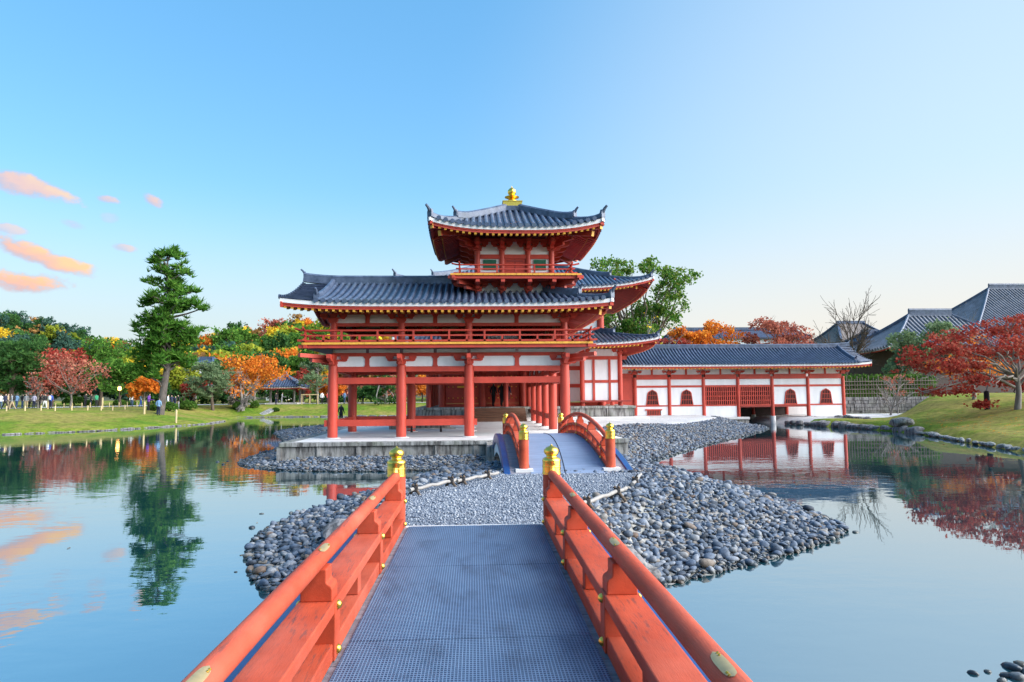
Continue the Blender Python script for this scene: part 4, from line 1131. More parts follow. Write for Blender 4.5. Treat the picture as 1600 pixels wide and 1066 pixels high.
# floor and balcony
FB = 4.62
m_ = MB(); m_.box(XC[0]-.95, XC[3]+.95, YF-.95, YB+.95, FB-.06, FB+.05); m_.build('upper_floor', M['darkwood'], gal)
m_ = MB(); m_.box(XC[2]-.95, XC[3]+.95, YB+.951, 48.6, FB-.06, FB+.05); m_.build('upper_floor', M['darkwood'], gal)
BO = 1.08
fx0, fx1, fy0 = XC[0]-BO, XC[3]+BO, YF-BO
def framebeam(p, q, z0, z1, th): MB().bar((*p, (z0+z1)/2), (*q, (z0+z1)/2), th, z1-z0).build('balcony_beam', M['red'], gal, bevel=.006)
framebeam((fx0-.15, fy0+.14), (fx1+.15, fy0+.14), 4.56, 4.70, .16)
framebeam((fx0+.14, fy0+.0), (fx0+.14, YB+BO), 4.561, 4.699, .16); framebeam((fx1-.14, fy0+.0), (fx1-.14, 48.6), 4.561, 4.699, .16)
pl_me = MB().box(-.125, .125, 0, 1.12, 0, .085)
pl_me.box(-.126, .126, -.012, 0, -.001, .088, 1); pl_me = pl_me.mesh('balcony_plank', [M['red'], M['ochre']])
n_ = int((fx1-fx0)/.256); 
for i in range(n_):
    inst('balcony_plank', pl_me, gal, (fx0+.128+(fx1-fx0-.256)*i/(n_-1), fy0, 4.702))
for i in range(int((YB+BO-fy0-.2)/.256)):
    inst('balcony_plank', pl_me, gal, (fx0, fy0+.35+.256*i, 4.703), (0, 0, -math.pi/2))
for i in range(int((48.6-fy0-.3)/.256)):
    inst('balcony_plank', pl_me, gal, (fx1, fy0+.35+.256*i, 4.703), (0, 0, math.pi/2))
def railing(parent, p, q, z, h, th, npost, ext, skip_first=False, tip=.09):
    p = Vector((*p, z)); q = Vector((*q, z)); d = (q-p).normalized()
    for hh, t_, e_ in ((h*.13, th*1.1, ext*.75), (h*.56, th*.85, ext*.45), (h*.96, th*1.1, ext)):
        pts = [p-d*e_+Vector((0, 0, hh+(tip if hh > h*.9 else tip*.35))), p-d*(e_*.4)+Vector((0, 0, hh+.012)), p+Vector((0, 0, hh)), q+Vector((0, 0, hh)), q+d*(e_*.4)+Vector((0, 0, hh+.012)), q+d*e_+Vector((0, 0, hh+(tip if hh > h*.9 else tip*.35)))]
        if hh > h*.9: MB().tube(pts, t_*.55, 8).build('top_rail', M['red'], parent, smooth=50)
        else: MB().sweep([(-t_/2, -t_/2), (t_/2, -t_/2), (t_/2, t_/2), (-t_/2, t_/2)], pts).build('lower_rail', M['red'], parent)
    for i in range(npost):
        c = p.lerp(q, i/(npost-1)); tall = h*(.97 if i % 2 == 0 else .56)
        MB().box(c.x-th*.55, c.x+th*.55, c.y-th*.55, c.y+th*.55, z, z+tall).build('baluster', M['red'], parent)
ri = .12
railing(gal, (fx0+ri, fy0+ri), (fx1-ri, fy0+ri), 4.79, .52, .075, 17, .42)
railing(gal, (fx0+ri, YB+BO), (fx0+ri, fy0+ri+.001), 4.79, .52, .074, 9, .42)
railing(gal, (fx1-ri, 48.4), (fx1-ri, fy0+ri+.001), 4.79, .52, .074, 25, .42)
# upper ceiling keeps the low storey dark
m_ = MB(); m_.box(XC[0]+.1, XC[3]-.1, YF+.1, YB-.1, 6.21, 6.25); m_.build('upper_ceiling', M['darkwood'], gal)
# roofs
RCX = 1.02
roofL, roofR = XC[0]-1.80, XC[3]+1.85
RB = (YB-YF)/2+1.78; RYC = (YF+YB)/2
make_roof(gal, 'gallery_roof', (0, RYC), 0, roofL, roofR, RB, 6.37, 1.42, ('gable', 'hip'), lift=.20, pitch=.285, r=.088, over=1.7, verge=1.3)
hb = (XC[3]-XC[2])/2+1.83; bx_ = (XC[2]+XC[3])/2
# rear arm: ridge runs away from the pond
def rear_roof():
    # local x -> world +y
    o, hz, T = make_roof(gal, 'rear_gallery_roof', (bx_, 0), math.pi/2, RYC+.4, 48.0, hb, 6.365, 1.40, ('gable', 'gable'), lift=.0, pitch=.285, r=.085, rowsides=(), over=1.7, verge=.2, rowkind='j')
rear_roof()

# ---- corner tower
TX, TY = (XC[2]+XC[3])/2-.02, RYC
tw = 1.66
twX = [-tw, -.57, .60, tw]
m_ = MB(); m_.box(TX-tw+.05, TX+tw-.05, TY-tw+.05, TY+tw-.05, 6.3, 7.62); m_.build('tower_base', M['white'], gal)
tcol = MB().lathe([(.125, 6.4), (.125, 9.02)], n=16).mesh('tower_column', M['red'], smooth=40)
BRS = bracket_mesh(.78, .42, .13, 'tower_bracket', out=1.05)
BRT = bracket_mesh(.80, .44, .14, 'tower_bracket', out=.8)
tp = [(x, -tw) for x in twX]+[(x, tw) for x in twX]+[(-tw, y) for y in (-.57, .6)]+[(tw, y) for y in (-.57, .6)]
for x, y in tp:
    rz = 0 if y == -tw else math.pi if y == tw else (-math.pi/2 if x < 0 else math.pi/2)
    inst('tower_column', tcol, gal, (TX+x, TY+y, 0))
    inst('tower_bracket', BRS, gal, (TX+x, TY+y, 7.18), (0, 0, rz)); inst('tower_bracket', BRT, gal, (TX+x, TY+y, 9.0), (0, 0, rz))
    if abs(x) == tw and abs(y) == tw:
        sx, sy = (1 if x > 0 else -1), (1 if y > 0 else -1)
        m_ = MB()
        for z_, ln in ((7.25, .55), (7.42, .85), (7.56, 1.12)): MB().bar((TX+x, TY+y, z_), (TX+x+sx*ln, TY+y+sy*ln, z_+.03), .16, .13).build('corner_bracket_arm', M['red'], gal)
        for z_, ln in ((9.15, .5), (9.32, .85)): MB().bar((TX+x, TY+y, z_), (TX+x+sx*ln, TY+y+sy*ln, z_+.1), .15, .13).build('corner_bracket_arm', M['red'], gal)
        inst('tower_bracket', BRS, gal, (TX+x, TY+y, 7.182), (0, 0, sx*math.pi/2 if y == -tw else (math.pi/2 if x > 0 else -math.pi/2)))
        inst('tower_bracket', BRT, gal, (TX+x, TY+y, 9.002), (0, 0, sx*math.pi/2))
# tower walls
for (ax_, s) in (('x', -1), ('x', 1), ('y', -1), ('y', 1)):
    def W(u, v, z):      # u along wall, v outward
        return (TX+u, TY+s*(tw+v), z) if ax_ == 'x' else (TX+s*(tw+v), TY+u, z)
    def wb(u0, u1, v0, v1, z0, z1, nm, mat, par=gal):
        a = W(u0, v0, z0); c = W(u1, v1, z1)
        return MB().box(min(a[0], c[0]), max(a[0], c[0]), min(a[1], c[1]), max(a[1], c[1]), z0, z1).build(nm, M[mat], par)
    wb(-tw+.13, tw-.13, -.05, .08, 8.64, 8.83, 'head_beam', 'red'); wb(-tw+.13, tw-.13, -.05, .08, 7.86, 8.02, 'sill_beam', 'red')
    wb(-tw+.13, tw-.13, -.06, .10, 9.42, 9.54, 'bracket_beam', 'red')
    wb(-tw+.13, tw-.13, -.05, .06, 7.55, 7.70, 'floor_beam', 'red')
    for k in range(3):
        u0, u1 = twX[k]+.12, twX[k+1]-.12
        wb(u0, u1, -.06, .0, 8.831, 9.419, 'plaster_panel', 'white')
        if k == 1:
            wb(u0, u1, -.06, .02, 8.021, 8.639, 'tower_door', 'red'); wb((u0+u1)/2-.02, (u0+u1)/2+.02, .02, .035, 8.03, 8.63, 'door_batten', 'darkred')
            wb(u0+.1, u1-.1, .02, .045, 8.50, 8.58, 'door_rail', 'darkred')
        else:
            wb(u0, u1, -.06, .0, 8.021, 8.639, 'plaster_panel', 'white')
            wn = wb(u0+.13, u1-.13, .001, .03, 8.13, 8.60, 'window', 'green')
            for q in range(7):
                uu = u0+.16+(u1-u0-.32)*q/6
                a = W(uu-.018, .03, 8.14); c = W(uu+.018, .055, 8.59)
                MB().box(min(a[0], c[0]), max(a[0], c[0]), min(a[1], c[1]), max(a[1], c[1]), 8.14, 8.59).build('window_slat', M['green'], wn)
ts = 2.83
m_ = MB(); m_.box(TX-ts+.15, TX+ts-.15, TY-ts+.15, TY+ts-.15, 7.60, 7.70); m_.build('tower_floor', M['red'], gal)
for (p, q) in (((TX-ts-.1, TY-ts+.13), (TX+ts+.1, TY-ts+.13)), ((TX-ts-.1, TY+ts-.13), (TX+ts+.1, TY+ts-.13)), ((TX-ts+.13, TY-ts-.1), (TX-ts+.13, TY+ts+.1)), ((TX+ts-.13, TY-ts-.1), (TX+ts-.13, TY+ts+.1))):
    MB().bar((*p, 7.64), (*q, 7.64), .14, .13+rnd.uniform(0, .004)).build('balcony_beam', M['red'], gal)
tpl = MB().box(-.112, .112, 0, 1.0, 0, .075); tpl.box(-.113, .113, -.012, 0, -.001, .078, 1); tpl = tpl.mesh('balcony_plank', [M['red'], M['ochre']])
n_ = 24
for i in range(n_):
    u = -ts+.115+(2*ts-.23)*i/(n_-1)
    inst('balcony_plank', tpl, gal, (TX+u, TY-ts, 7.71))
    if abs(u) < ts-.3:
        inst('balcony_plank', tpl, gal, (TX-ts, TY+u, 7.711), (0, 0, -math.pi/2)); inst('balcony_plank', tpl, gal, (TX+ts, TY+u, 7.711), (0, 0, math.pi/2)); inst('balcony_plank', tpl, gal, (TX+u, TY+ts, 7.711), (0, 0, math.pi))
ti = ts-.38
for p, q in (((-ti, -ti), (ti, -ti)), ((-ti, ti), (ti, ti)), ((-ti, -ti-.001), (-ti, ti+.001)), ((ti, -ti-.001), (ti, ti+.001))):
    railing(gal, (TX+p[0], TY+p[1]), (TX+q[0], TY+q[1]), 7.785, .46, .062, 7, .34, tip=.06)
# tower roof
make_roof(gal, 'tower_roof', (TX, TY), 0, -3.70, 3.70, 3.70, 9.64, 1.72, ('hip', 'hip'), lift=.42, pitch=.285, r=.088, over=2.0, raf=.25, pow2=.15, lp=3)
# gilt finial
m_ = MB(); m_.box(TX-.48, TX+.48, TY-.48, TY+.48, 11.18, 11.42); m_.build('finial_base', M['tile'], gal, bevel=.02)
fin = MB(); fin.box(TX-.44, TX+.44, TY-.44, TY+.44, 11.42, 11.66); fin.box(TX-.47, TX+.47, TY-.47, TY+.47, 11.625, 11.668)
fin.lathe([(.20, 11.665), (.30, 11.70), (.30, 11.74), (.20, 11.80), (.12, 11.86), (.34, 11.93), (.35, 11.95), (.12, 11.99), (.10, 12.03), (.17, 12.09), (.205, 12.18), (.19, 12.28), (.12, 12.36), (.05, 12.40), (.03, 12.44), (.004, 12.50)], c=(TX, TY, 0), n=24)
fin.build('gilt_finial', M['gold'], gal, smooth=40)

# ------------------------------------------------------------------ central hall
HX0, HX1, HY0, HY1 = -2.3, 9.3, 49.6, 62.0
hall = empty('central_hall', ((HX0+HX1)/2, HY0, .76)); WORLDP.add(hall.name)
tag(hall, 'large red and white main hall on stone base behind the gallery', 'temple building')
hx0, hx1, hy0 = -4.1, 11.3, 47.4
bz = 1.72
MB().box(hx0+.1, hx1-.1, hy0+.1, 64, .5, bz-.16).build('stone_base', M['stone'], hall)
n_ = 8
for i in range(n_):
    a = hx0+(hx1-hx0)*i/n_; c = hx0+(hx1-hx0)*(i+1)/n_-.01
    MB().box(a, c, hy0-.02, hy0+.8, bz-.158, bz).build('base_slab', M['cap'], hall, bevel=.01)
    MB().box(a-.12, a+.12, hy0+.03, hy0+.3, .5, bz-.162).build('base_post', M['stone'], hall)
MB().box(hx1-.75, hx1, hy0+.79, 64, bz-.159, bz-.001).build('base_slab', M['cap'], hall); MB().box(hx0, hx1-.8, hy0+.81, 63, bz-.155, bz-.003).build('hall_floor', M['wood'], hall)
MB().box(hx0-.5, hx1+.6, hy0-1.3, hy0+.09, .5, .98).build('base_step', M['pave'], hall, bevel=.02)
# timber steps down to the gallery
for k in range(6):
    MB().box(-.1, 3.5, hy0-1.9+.30*k, hy0+.08, .74+.155*k, .74+.155*(k+1)-.004).build('stair_tread', M['wood'], hall, bevel=.008)
hcol = MB().lathe([(.20, bz), (.20, 5.6)], n=18).mesh('column', M['red'], smooth=40)
hxs = [HX0+(HX1-HX0)*i/4 for i in range(5)]
mk = [hx0+.9+(hx1-hx0-1.8)*i/5 for i in range(6)]
for x in mk: inst('column', hcol, hall, (x, hy0+.9, 0), (0, 0, 0), (.85, .85, 1))
for y in (51.3, 54.5, 57.7, 61): inst('column', hcol, hall, (mk[-1], y, 0), (0, 0, 0), (.85, .85, 1)); inst('column', hcol, hall, (mk[0], y, 0), (0, 0, 0), (.85, .85, 1))
hc2 = MB().lathe([(.26, bz), (.26, 8.9)], n=18).mesh('core_column', M['red'], smooth=40)
for x in hxs: inst('core_column', hc2, hall, (x, HY0, 0))
for k in range(4):
    a, c = hxs[k]+.26, hxs[k+1]-.26
    if k in (1, 2) or k == 0:
        dr = MB().box(a, c, HY0-.04, HY0+.06, bz+.25, 4.3).build('door', M['red'], hall)
        for zz in (2.35, 3.15, 3.9):
            for q in range(7):
                inst('door_stud', nail_me, dr, (a+.2+(c-a-.4)*q/6, HY0-.04, zz), (math.pi/2, 0, 0), (1.6, 1.6, 1.6))
        MB().box((a+c)/2-.35, (a+c)/2+.35, HY0-.06, HY0-.041, 3.08, 3.22).build('door_plate', M['gold'], dr)
    else:
        MB().box(a, c, HY0-.04, HY0+.06, bz+.3, 3.05).build('plaster_panel', M['white'], hall); MB().box(a, c, HY0-.04, HY0+.06, 3.3, 4.3).build('plaster_panel', M['white'], hall)
    MB().box(a, c, HY0-.09, HY0+.10, bz+.003, bz+.24).build('sill_beam', M['red'], hall); MB().box(a, c, HY0-.09, HY0+.10, 3.051, 3.299).build('tie_beam', M['red'], hall) if k == 3 else None
    MB().box(a, c, HY0-.09, HY0+.10, 4.301, 4.6).build('tie_beam', M['red'], hall)
    MB().box(a, c, HY0-.04, HY0+.06, 4.601, 8.8).build('plaster_panel', M['white'], hall)
# side wall toward the tail corridor
for y0_, y1_ in ((49.7, 53.3), (53.4, 57.0), (57.1, 60.7)):
    MB().box(HX1-.06, HX1+.04, y0_+.2, y1_-.2, bz+.25, 8.8).build('plaster_panel', M['white'], hall)
# pent roof post rows: white panels and beams between outer columns on the right-hand flank
MB().box(mk[-2]+.17, mk[-1]-.17, hy0+.86, hy0+.94, bz+.3, 3.35).build('plaster_panel', M['white'], hall)
MB().box(mk[-2]+.17, mk[-1]-.17, hy0+.86, hy0+.94, 3.55, 5.0).build('plaster_panel', M['white'], hall)
MB().box(mk[-2]+.17, mk[-1]-.17, hy0+.82, hy0+.98, 3.351, 3.549).build('tie_beam', M['red'], hall)
for f in (.30, .72): MB().box(mk[-2]+(mk[-1]-mk[-2])*f-.08, mk[-2]+(mk[-1]-mk[-2])*f+.08, hy0+.80, hy0+.857, bz+.3, 5.0).build('wall_post', M['red'], hall)
MB().box(mk[0]-.3, mk[-1]+.5, hy0+.80, hy0+1.0, 5.001, 5.25).build('tie_beam', M['red'], hall)
MB().box(mk[0], mk[-1], hy0+.85, hy0+.95, 5.251, 5.75).build('plaster_panel', M['white'], hall)
MB().box(mk[-2]-.2, mk[-1]+.7, hy0+.55, hy0+.75, bz+.28, bz+.40).build('rail', M['darkred'], hall)
MB().box(mk[-1]-.1, mk[-1]+.1, hy0+1.0, 61, 5.0, 5.25).build('tie_beam', M['red'], hall)
MB().box(mk[0]+.17, mk[1]-.17, hy0+.86, hy0+.94, 4.4, 5.0).build('plaster_panel', M['white'], hall); MB().box(mk[0]+.17, mk[1]-.17, hy0+.82, hy0+.98, 4.2, 4.399).build('tie_beam', M['red'], hall)
for x in mk: inst('bracket', BR2, hall, (x, hy0+.9, 5.35))
rb = 8.3
hcx, hcy = (hx0+hx1)/2+.05, 54.8
make_roof(hall, 'pent_roof', (hcx, hcy), 0, -9.1, 9.1, 9.05, 6.05, 2.6, ('hip', 'hip'), lift=.45, pitch=.30, r=.09, over=2.0, rowsides=(), rafters=True, single_rafters=False, pow2=.1, ridge_h=.1)
make_roof(hall, 'main_roof', (hcx-.15, hcy), 0, -9.0, 9.0, 8.6, 9.95, 3.5, ('hip', 'hip'), lift=.75, pitch=.31, r=.095, over=2.4, rowsides=('f',), single_rafters=False, pow2=.1, ridge_h=.3, lp=4)
for i in range(5): inst('bracket', BR2, hall, (hxs[i], HY0-.1, 8.8), (0, 0, 0), (1.3, 1.3, 1.3))
for y in (52, 55.5, 59): inst('bracket', BR2, hall, (HX1+.1, y, 8.8), (0, 0, math.pi/2), (1.3, 1.3, 1.3))

# ------------------------------------------------------------------ tail corridor
TCY = 55.5
cx_ = [at_y(px, 630, TCY).x for px in (992.6, 1046, 1099.6, 1153.6, 1207, 1263, 1318)]
tail = empty('tail_corridor', (cx_[3], TCY, .4)); WORLDP.add(tail.name)
tag(tail, 'long white and red corridor with bell shaped windows standing over the water', 'temple building')
dz_ = .58; TD = 4.0
MB().box(cx_[0]-.6, cx_[3]+.55, TCY-.75, TCY+TD+.7, -.5, dz_-.05).build('corridor_base', M['stone'], tail)
for i in range(5):
    a = cx_[0]-.65+(cx_[3]-cx_[0]+1.25)*i/5
    MB().box(a, a+(cx_[3]-cx_[0]+1.25)/5-.01, TCY-.85, TCY-.2, dz_-.18, dz_).build('base_slab', M['pave'], tail, bevel=.01)
MB().box(cx_[5]-.5, cx_[6]+3.2, TCY-.6, TCY+TD+.7, -.3, dz_-.03).build('corridor_base', M['pave'], tail)
tcm = MB().lathe([(.155, 0), (.155, 3.28)], n=16).mesh('column', M['red'], smooth=40)
for j, x in enumerate(cx_):
    inst('column', tcm, tail, (x, TCY, dz_ if j != 4 else .62)); inst('column', tcm, tail, (x, TCY+TD, dz_))
MB().lathe([(.24, -.6), (.22, .63)], c=(cx_[4], TCY, 0), n=16).build('stone_foot', M['pave'], tail, smooth=40)
MB().lathe([(.24, -.6), (.22, .63)], c=(cx_[4], TCY+TD, 0), n=16).build('stone_foot', M['pave'], tail, smooth=40)
Zt = lambda y: 2.6+(611.5-y)/FPX*TCY
def arch_pts(w_, h_, n_=10):
    # bell shaped outline, pointed at the top
    pts = [(-w_*.56, 0), (-w_*.50, h_*.25), (-w_*.46, h_*.55)]
    for k in range(1, n_):
        a = math.pi*(1-k/n_); pts.append((w_*.44*math.cos(a), h_*(.62+.33*math.sin(a)**.8)+(h_*.05 if k == n_//2 else 0)))
    pts += [(w_*.46, h_*.55), (w_*.50, h_*.25), (w_*.56, 0)]
    return pts
for j in range(6):
    a, c = cx_[j]+.14, cx_[j+1]-.14; mid = (a+c)/2
    bt = Zt(631.5)
    def bb(z0, z1, y0_, y1_, nm, mat, x0_=a, x1_=c): return MB().box(x0_, x1_, TCY+y0_, TCY+y1_, z0, z1).build(nm, M[mat], tail)
    bb(Zt(600), Zt(590.5), -.04, .06, 'plaster_panel', 'white')
    bb(Zt(603.3), Zt(600)-.001, -.07, .09, 'tie_beam', 'red'); bb(Zt(590.5)+.001, Zt(583), -.11, .13, 'head_beam', 'red')
    for k in range(2):
        xx0 = cx_[j]+(cx_[j+1]-cx_[j])*k/2+.06; xx1 = cx_[j]+(cx_[j+1]-cx_[j])*(k+1)/2-.06
        bb(Zt(583)+.001, Zt(574), -.04, .06, 'plaster_panel', 'white', xx0, xx1)
    bb(Zt(583)+.002, Zt(574), -.08, .10, 'upper_strut', 'red', mid-.08, mid+.08)
    bb(Zt(574)+.001, Zt(570), -.10, .12, 'eave_purlin', 'red')
    bb(bt-.08, bt+.03, -.07, .09, 'sill_beam', 'red')
    if j in (0, 1, 4, 5):
        bb(bt+.031, Zt(603.3)-.001, -.04, .06, 'plaster_panel', 'white')
        W_, H_ = .98, 1.28; out_ = arch_pts(W_, H_); inn = [(x*.86, .06+(z-.0)*.90) for x, z in out_]
        wn = MB(); n_ = len(out_); zb = bt+.032
        vs = [(mid+x, TCY-.10, zb+z) for x, z in out_]+[(mid+x, TCY-.10, zb+z) for x, z in inn]+[(mid+x, TCY-.035, zb+z) for x, z in out_]+[(mid+x, TCY-.035, zb+z) for x, z in inn]
        fs = []
        for i in range(n_):
            k = (i+1) % n_
            fs += [(i, k, n_+k, n_+i), (i, 2*n_+i, 2*n_+k, k), (n_+i, n_+k, 3*n_+k, 3*n_+i)]
        wn.add(vs, fs); win = wn.build('bell_window', M['red'], tail)
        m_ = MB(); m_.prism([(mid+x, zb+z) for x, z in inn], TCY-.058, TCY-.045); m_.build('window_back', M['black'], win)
        m_ = MB()
        for q in range(1, 6):
            x = -W_*.43+W_*.86*q/6; hh = H_*.88*(1-.55*(abs(x)/(W_*.5))**2.6); m_.box(mid+x-.012, mid+x+.012, TCY-.085, TCY-.06, zb+.05, zb+hh)
        for zq in (.42, .82): m_.box(mid-W_*.40, mid+W_*.40, TCY-.083, TCY-.062, zb+zq-.02, zb+zq+.02)
        m_.build('window_bars', M['red'], win)
    else:
        wn = bb(bt+.031, Zt(603.3)-.001, -.01, .05, 'lattice_window', 'black'); m_ = MB(); zt1 = Zt(603.3)
        for q in range(15):
            x = a+(c-a)*(q+.5)/15; m_.box(x-.034, x+.034, TCY-.08, TCY-.02, bt+.031, zt1)
        for q in range(1, 4):
            z = bt+(zt1-bt)*q/4; m_.box(a, c, TCY-.065, TCY-.03, z-.03, z+.03)
        m_.build('lattice', M['red'], wn)
    if j in (0, 1, 2, 5): bb(dz_, bt-.081, -.04, .06, 'plaster_panel', 'white')
    # rear wall; dark sheets paint in the shade under the two open bays
    MB().box(a, c, TCY+TD-.05, TCY+TD+.05, bt, Zt(574)).build('rear_wall_and_shade', M['white'], tail)
    MB().box(a, c, TCY+TD-.05, TCY+TD+.05, dz_ if j in (0, 1, 2, 5) else -.4, bt-.01).build('rear_wall_and_shade', M['white'] if j in (0, 1, 2, 5) else M['darkwood'], tail)
b5 = bracket_mesh(1.0, .30, .14)
for x in cx_: inst('bracket', b5, tail, (x, TCY-.02, Zt(583)))
# low grille under the first window
g_ = MB().box(cx_[0]+.95, cx_[0]+2.1, TCY-.075, TCY-.041, Zt(646), Zt(639)).build('vent_grille', M['darkwood'], tail)
m_ = MB(); m_.box(cx_[0]+.80, cx_[0]+2.2, TCY-.12, TCY-.042, Zt(639), Zt(637)); m_.box(cx_[0]+.9, cx_[0]+2.1, TCY-.11, TCY-.042, Zt(647), Zt(646))
for q in range(8): m_.box(cx_[0]+1.0+.14*q-.03, cx_[0]+1.0+.14*q+.03, TCY-.10, TCY-.076, Zt(646), Zt(639))
m_.build('grille_bars', M['red'], g_)
MB().box(cx_[3]+.2, cx_[5]+.1, TCY-.05, TCY+TD+.05, Zt(631.5)-.2, Zt(631.5)-.081).build('corridor_floor', M['darkred'], tail)
# red door bay joining the hall
MB().box(hx1-2.0, cx_[0]-.16, TCY+.02, TCY+.12, 1.4, 3.9).build('red_door_wall', M['red'], tail); MB().box(hx1-2.0, cx_[0]-.16, TCY-.08, TCY+.13, 3.901, 4.2).build('tie_beam', M['red'], tail)
MB().box(hx1-2.0, cx_[0]-.16, TCY-.02, TCY+.1, 4.201, 4.6).build('plaster_panel', M['white'], tail)
make_roof(tail, 'corridor_roof', (0, TCY+TD/2), 0, hx1-1.5, cx_[6]+1.75, TD/2+1.45, 4.86, 1.55, ('gable', 'gable'), lift=.16, pitch=.27, r=.075, rowsides=(), over=1.35, raf=.30, verge=1.0, rowkind='j', single_rafters=False, ridge_h=.36, lp=10)
# ------------------------------------------------------------------ vegetation
def leaf_cards(C, size, rg, aspect=.6, up=.0):
    """one bent four-sided leaf clump per centre"""
    n = len(C); u = rg.normal(0, 1, (n, 3)); u /= np.linalg.norm(u, axis=1)[:, None]
    w_ = rg.normal(0, 1, (n, 3)); w_[:, 2] += up; v = np.cross(u, w_); v /= np.linalg.norm(v, axis=1)[:, None]+1e-9
    s = size*rg.uniform(.6, 1.35, n)[:, None]
    nrm = np.cross(u, v)
    V = np.stack([C-u*s, C+v*s*aspect+nrm*s*.18, C+u*s, C-v*s*aspect+nrm*s*.18], 1).reshape(-1, 3)
    F = np.arange(4*n).reshape(n, 4)
    return V, F
def ell(rg, n, c, r, shell=.45):
    d = rg.normal(0, 1, (n, 3)); d /= np.linalg.norm(d, axis=1)[:, None]
    k = shell+(1-shell)*rg.random(n)**.6
    return np.asarray(c)+d*np.asarray(r)*k[:, None]
def limb(b, p, q, r0, r1, rr, sag=.0, n=5, wob=.06, sides=6):
    p = Vector(p); q = Vector(q); L_ = (q-p).length; pts = []
    for i in range(n+1):
        t = i/n; c = p.lerp(q, t); c.z += sag*L_*math.sin(math.pi*t)
        if 0 < i < n: c += Vector((rr.uniform(-1, 1), rr.uniform(-1, 1), rr.uniform(-.6, .6)))*wob*L_
        pts.append(c)
    b.tube(pts, [r0+(r1-r0)*i/n for i in range(n+1)], sides, caps=False); return pts
def finish_tree(name, base, trunk, crownV, crownF, bark, leaf, label, cat='tree', group=None):
    e_ = empty(name, base); tag(e_, label, cat, group)
    trunk.build('trunk', M[bark], e_, smooth=60, fix=False)
    if crownV is not None and len(crownV): np_obj('crown', crownV, crownF, LF[leaf], e_)
    return e_
def crown_tree(h, w_, th, seed, leafsize=.16, n=4000, clumps=12, flat=.7, spread=.8, shell=.35, lean=0.0, taper=.03, forks=1, cz=.5, gap=.30):
    """trunk with limbs that end in leaf clumps"""
    rr = random.Random(seed); rg_ = np.random.default_rng(seed); b = MB()
    tr = max(.06, h*taper)
    top = Vector((lean*h, 0, th))
    limb(b, (0, 0, -.2), top, tr, tr*.7, rr, n=5, wob=.03, sides=9)
    Cs = []; Vs = []
    H_ = h-th*.8; zc = th*.8+H_*cz
    for i in range(clumps):
        a = 2*math.pi*(i*.618+rr.uniform(-.08, .08)); rad = math.sqrt((i+.5)/clumps)*spread
        zz = rr.uniform(-1, 1)*math.sqrt(max(0, 1-rad*rad*.8))
        c = Vector((lean*h+math.cos(a)*rad*w_/2, math.sin(a)*rad*w_/2, zc+zz*H_*.5*.8))
        cr_ = w_*gap*rr.uniform(.7, 1.15)
        mid = Vector(top).lerp(c, .5)+Vector((0, 0, -.05*h))
        limb(b, top-Vector((0, 0, rr.uniform(0, .25)*th)), mid, tr*.5, tr*.28, rr, n=3)
        limb(b, mid, c, tr*.28, tr*.06, rr, n=4)
        for q in range(3):
            e2 = c+Vector((rr.uniform(-1, 1), rr.uniform(-1, 1), rr.uniform(-.4, .8)))*cr_*.8
            limb(b, c.lerp(mid, .3), e2, tr*.12, tr*.03, rr, n=3, sides=4)
        m = int(n/clumps*rr.uniform(.7, 1.3))
        P = ell(rg_, m, c, (cr_, cr_, cr_*flat), shell)
        # twigs carry sub clumps so the edge stays uneven
        k = max(4, int(m/60)); cen = P[rg_.integers(0, m, k)]
        P2 = cen[rg_.integers(0, k, m//2)]+rg_.normal(0, cr_*.16, (m//2, 3))
        Cs.append(P[:m//2]); Cs.append(P2)
    C = np.concatenate(Cs)
    V, F = leaf_cards(C, leafsize, rg_)
    return b, V, F
def tree_at(px, D, ytop, wpx, leaf, label, seed, name='tree', bark='bark', group=None, ybase=None, **kw):
    p = at_y(px, 600, D); z = h_all(p.x, D); top = at_y(px, ytop, D).z
    h = top-z; w_ = wpx*D/FPX
    kw.setdefault('th', h*.32); kw.setdefault('leafsize', max(.10, D*.0021))
    b, V, F = crown_tree(h, w_, seed=seed, **kw)
    return finish_tree(name, (p.x, D, z), b, V, F, bark, leaf, label, group=group)

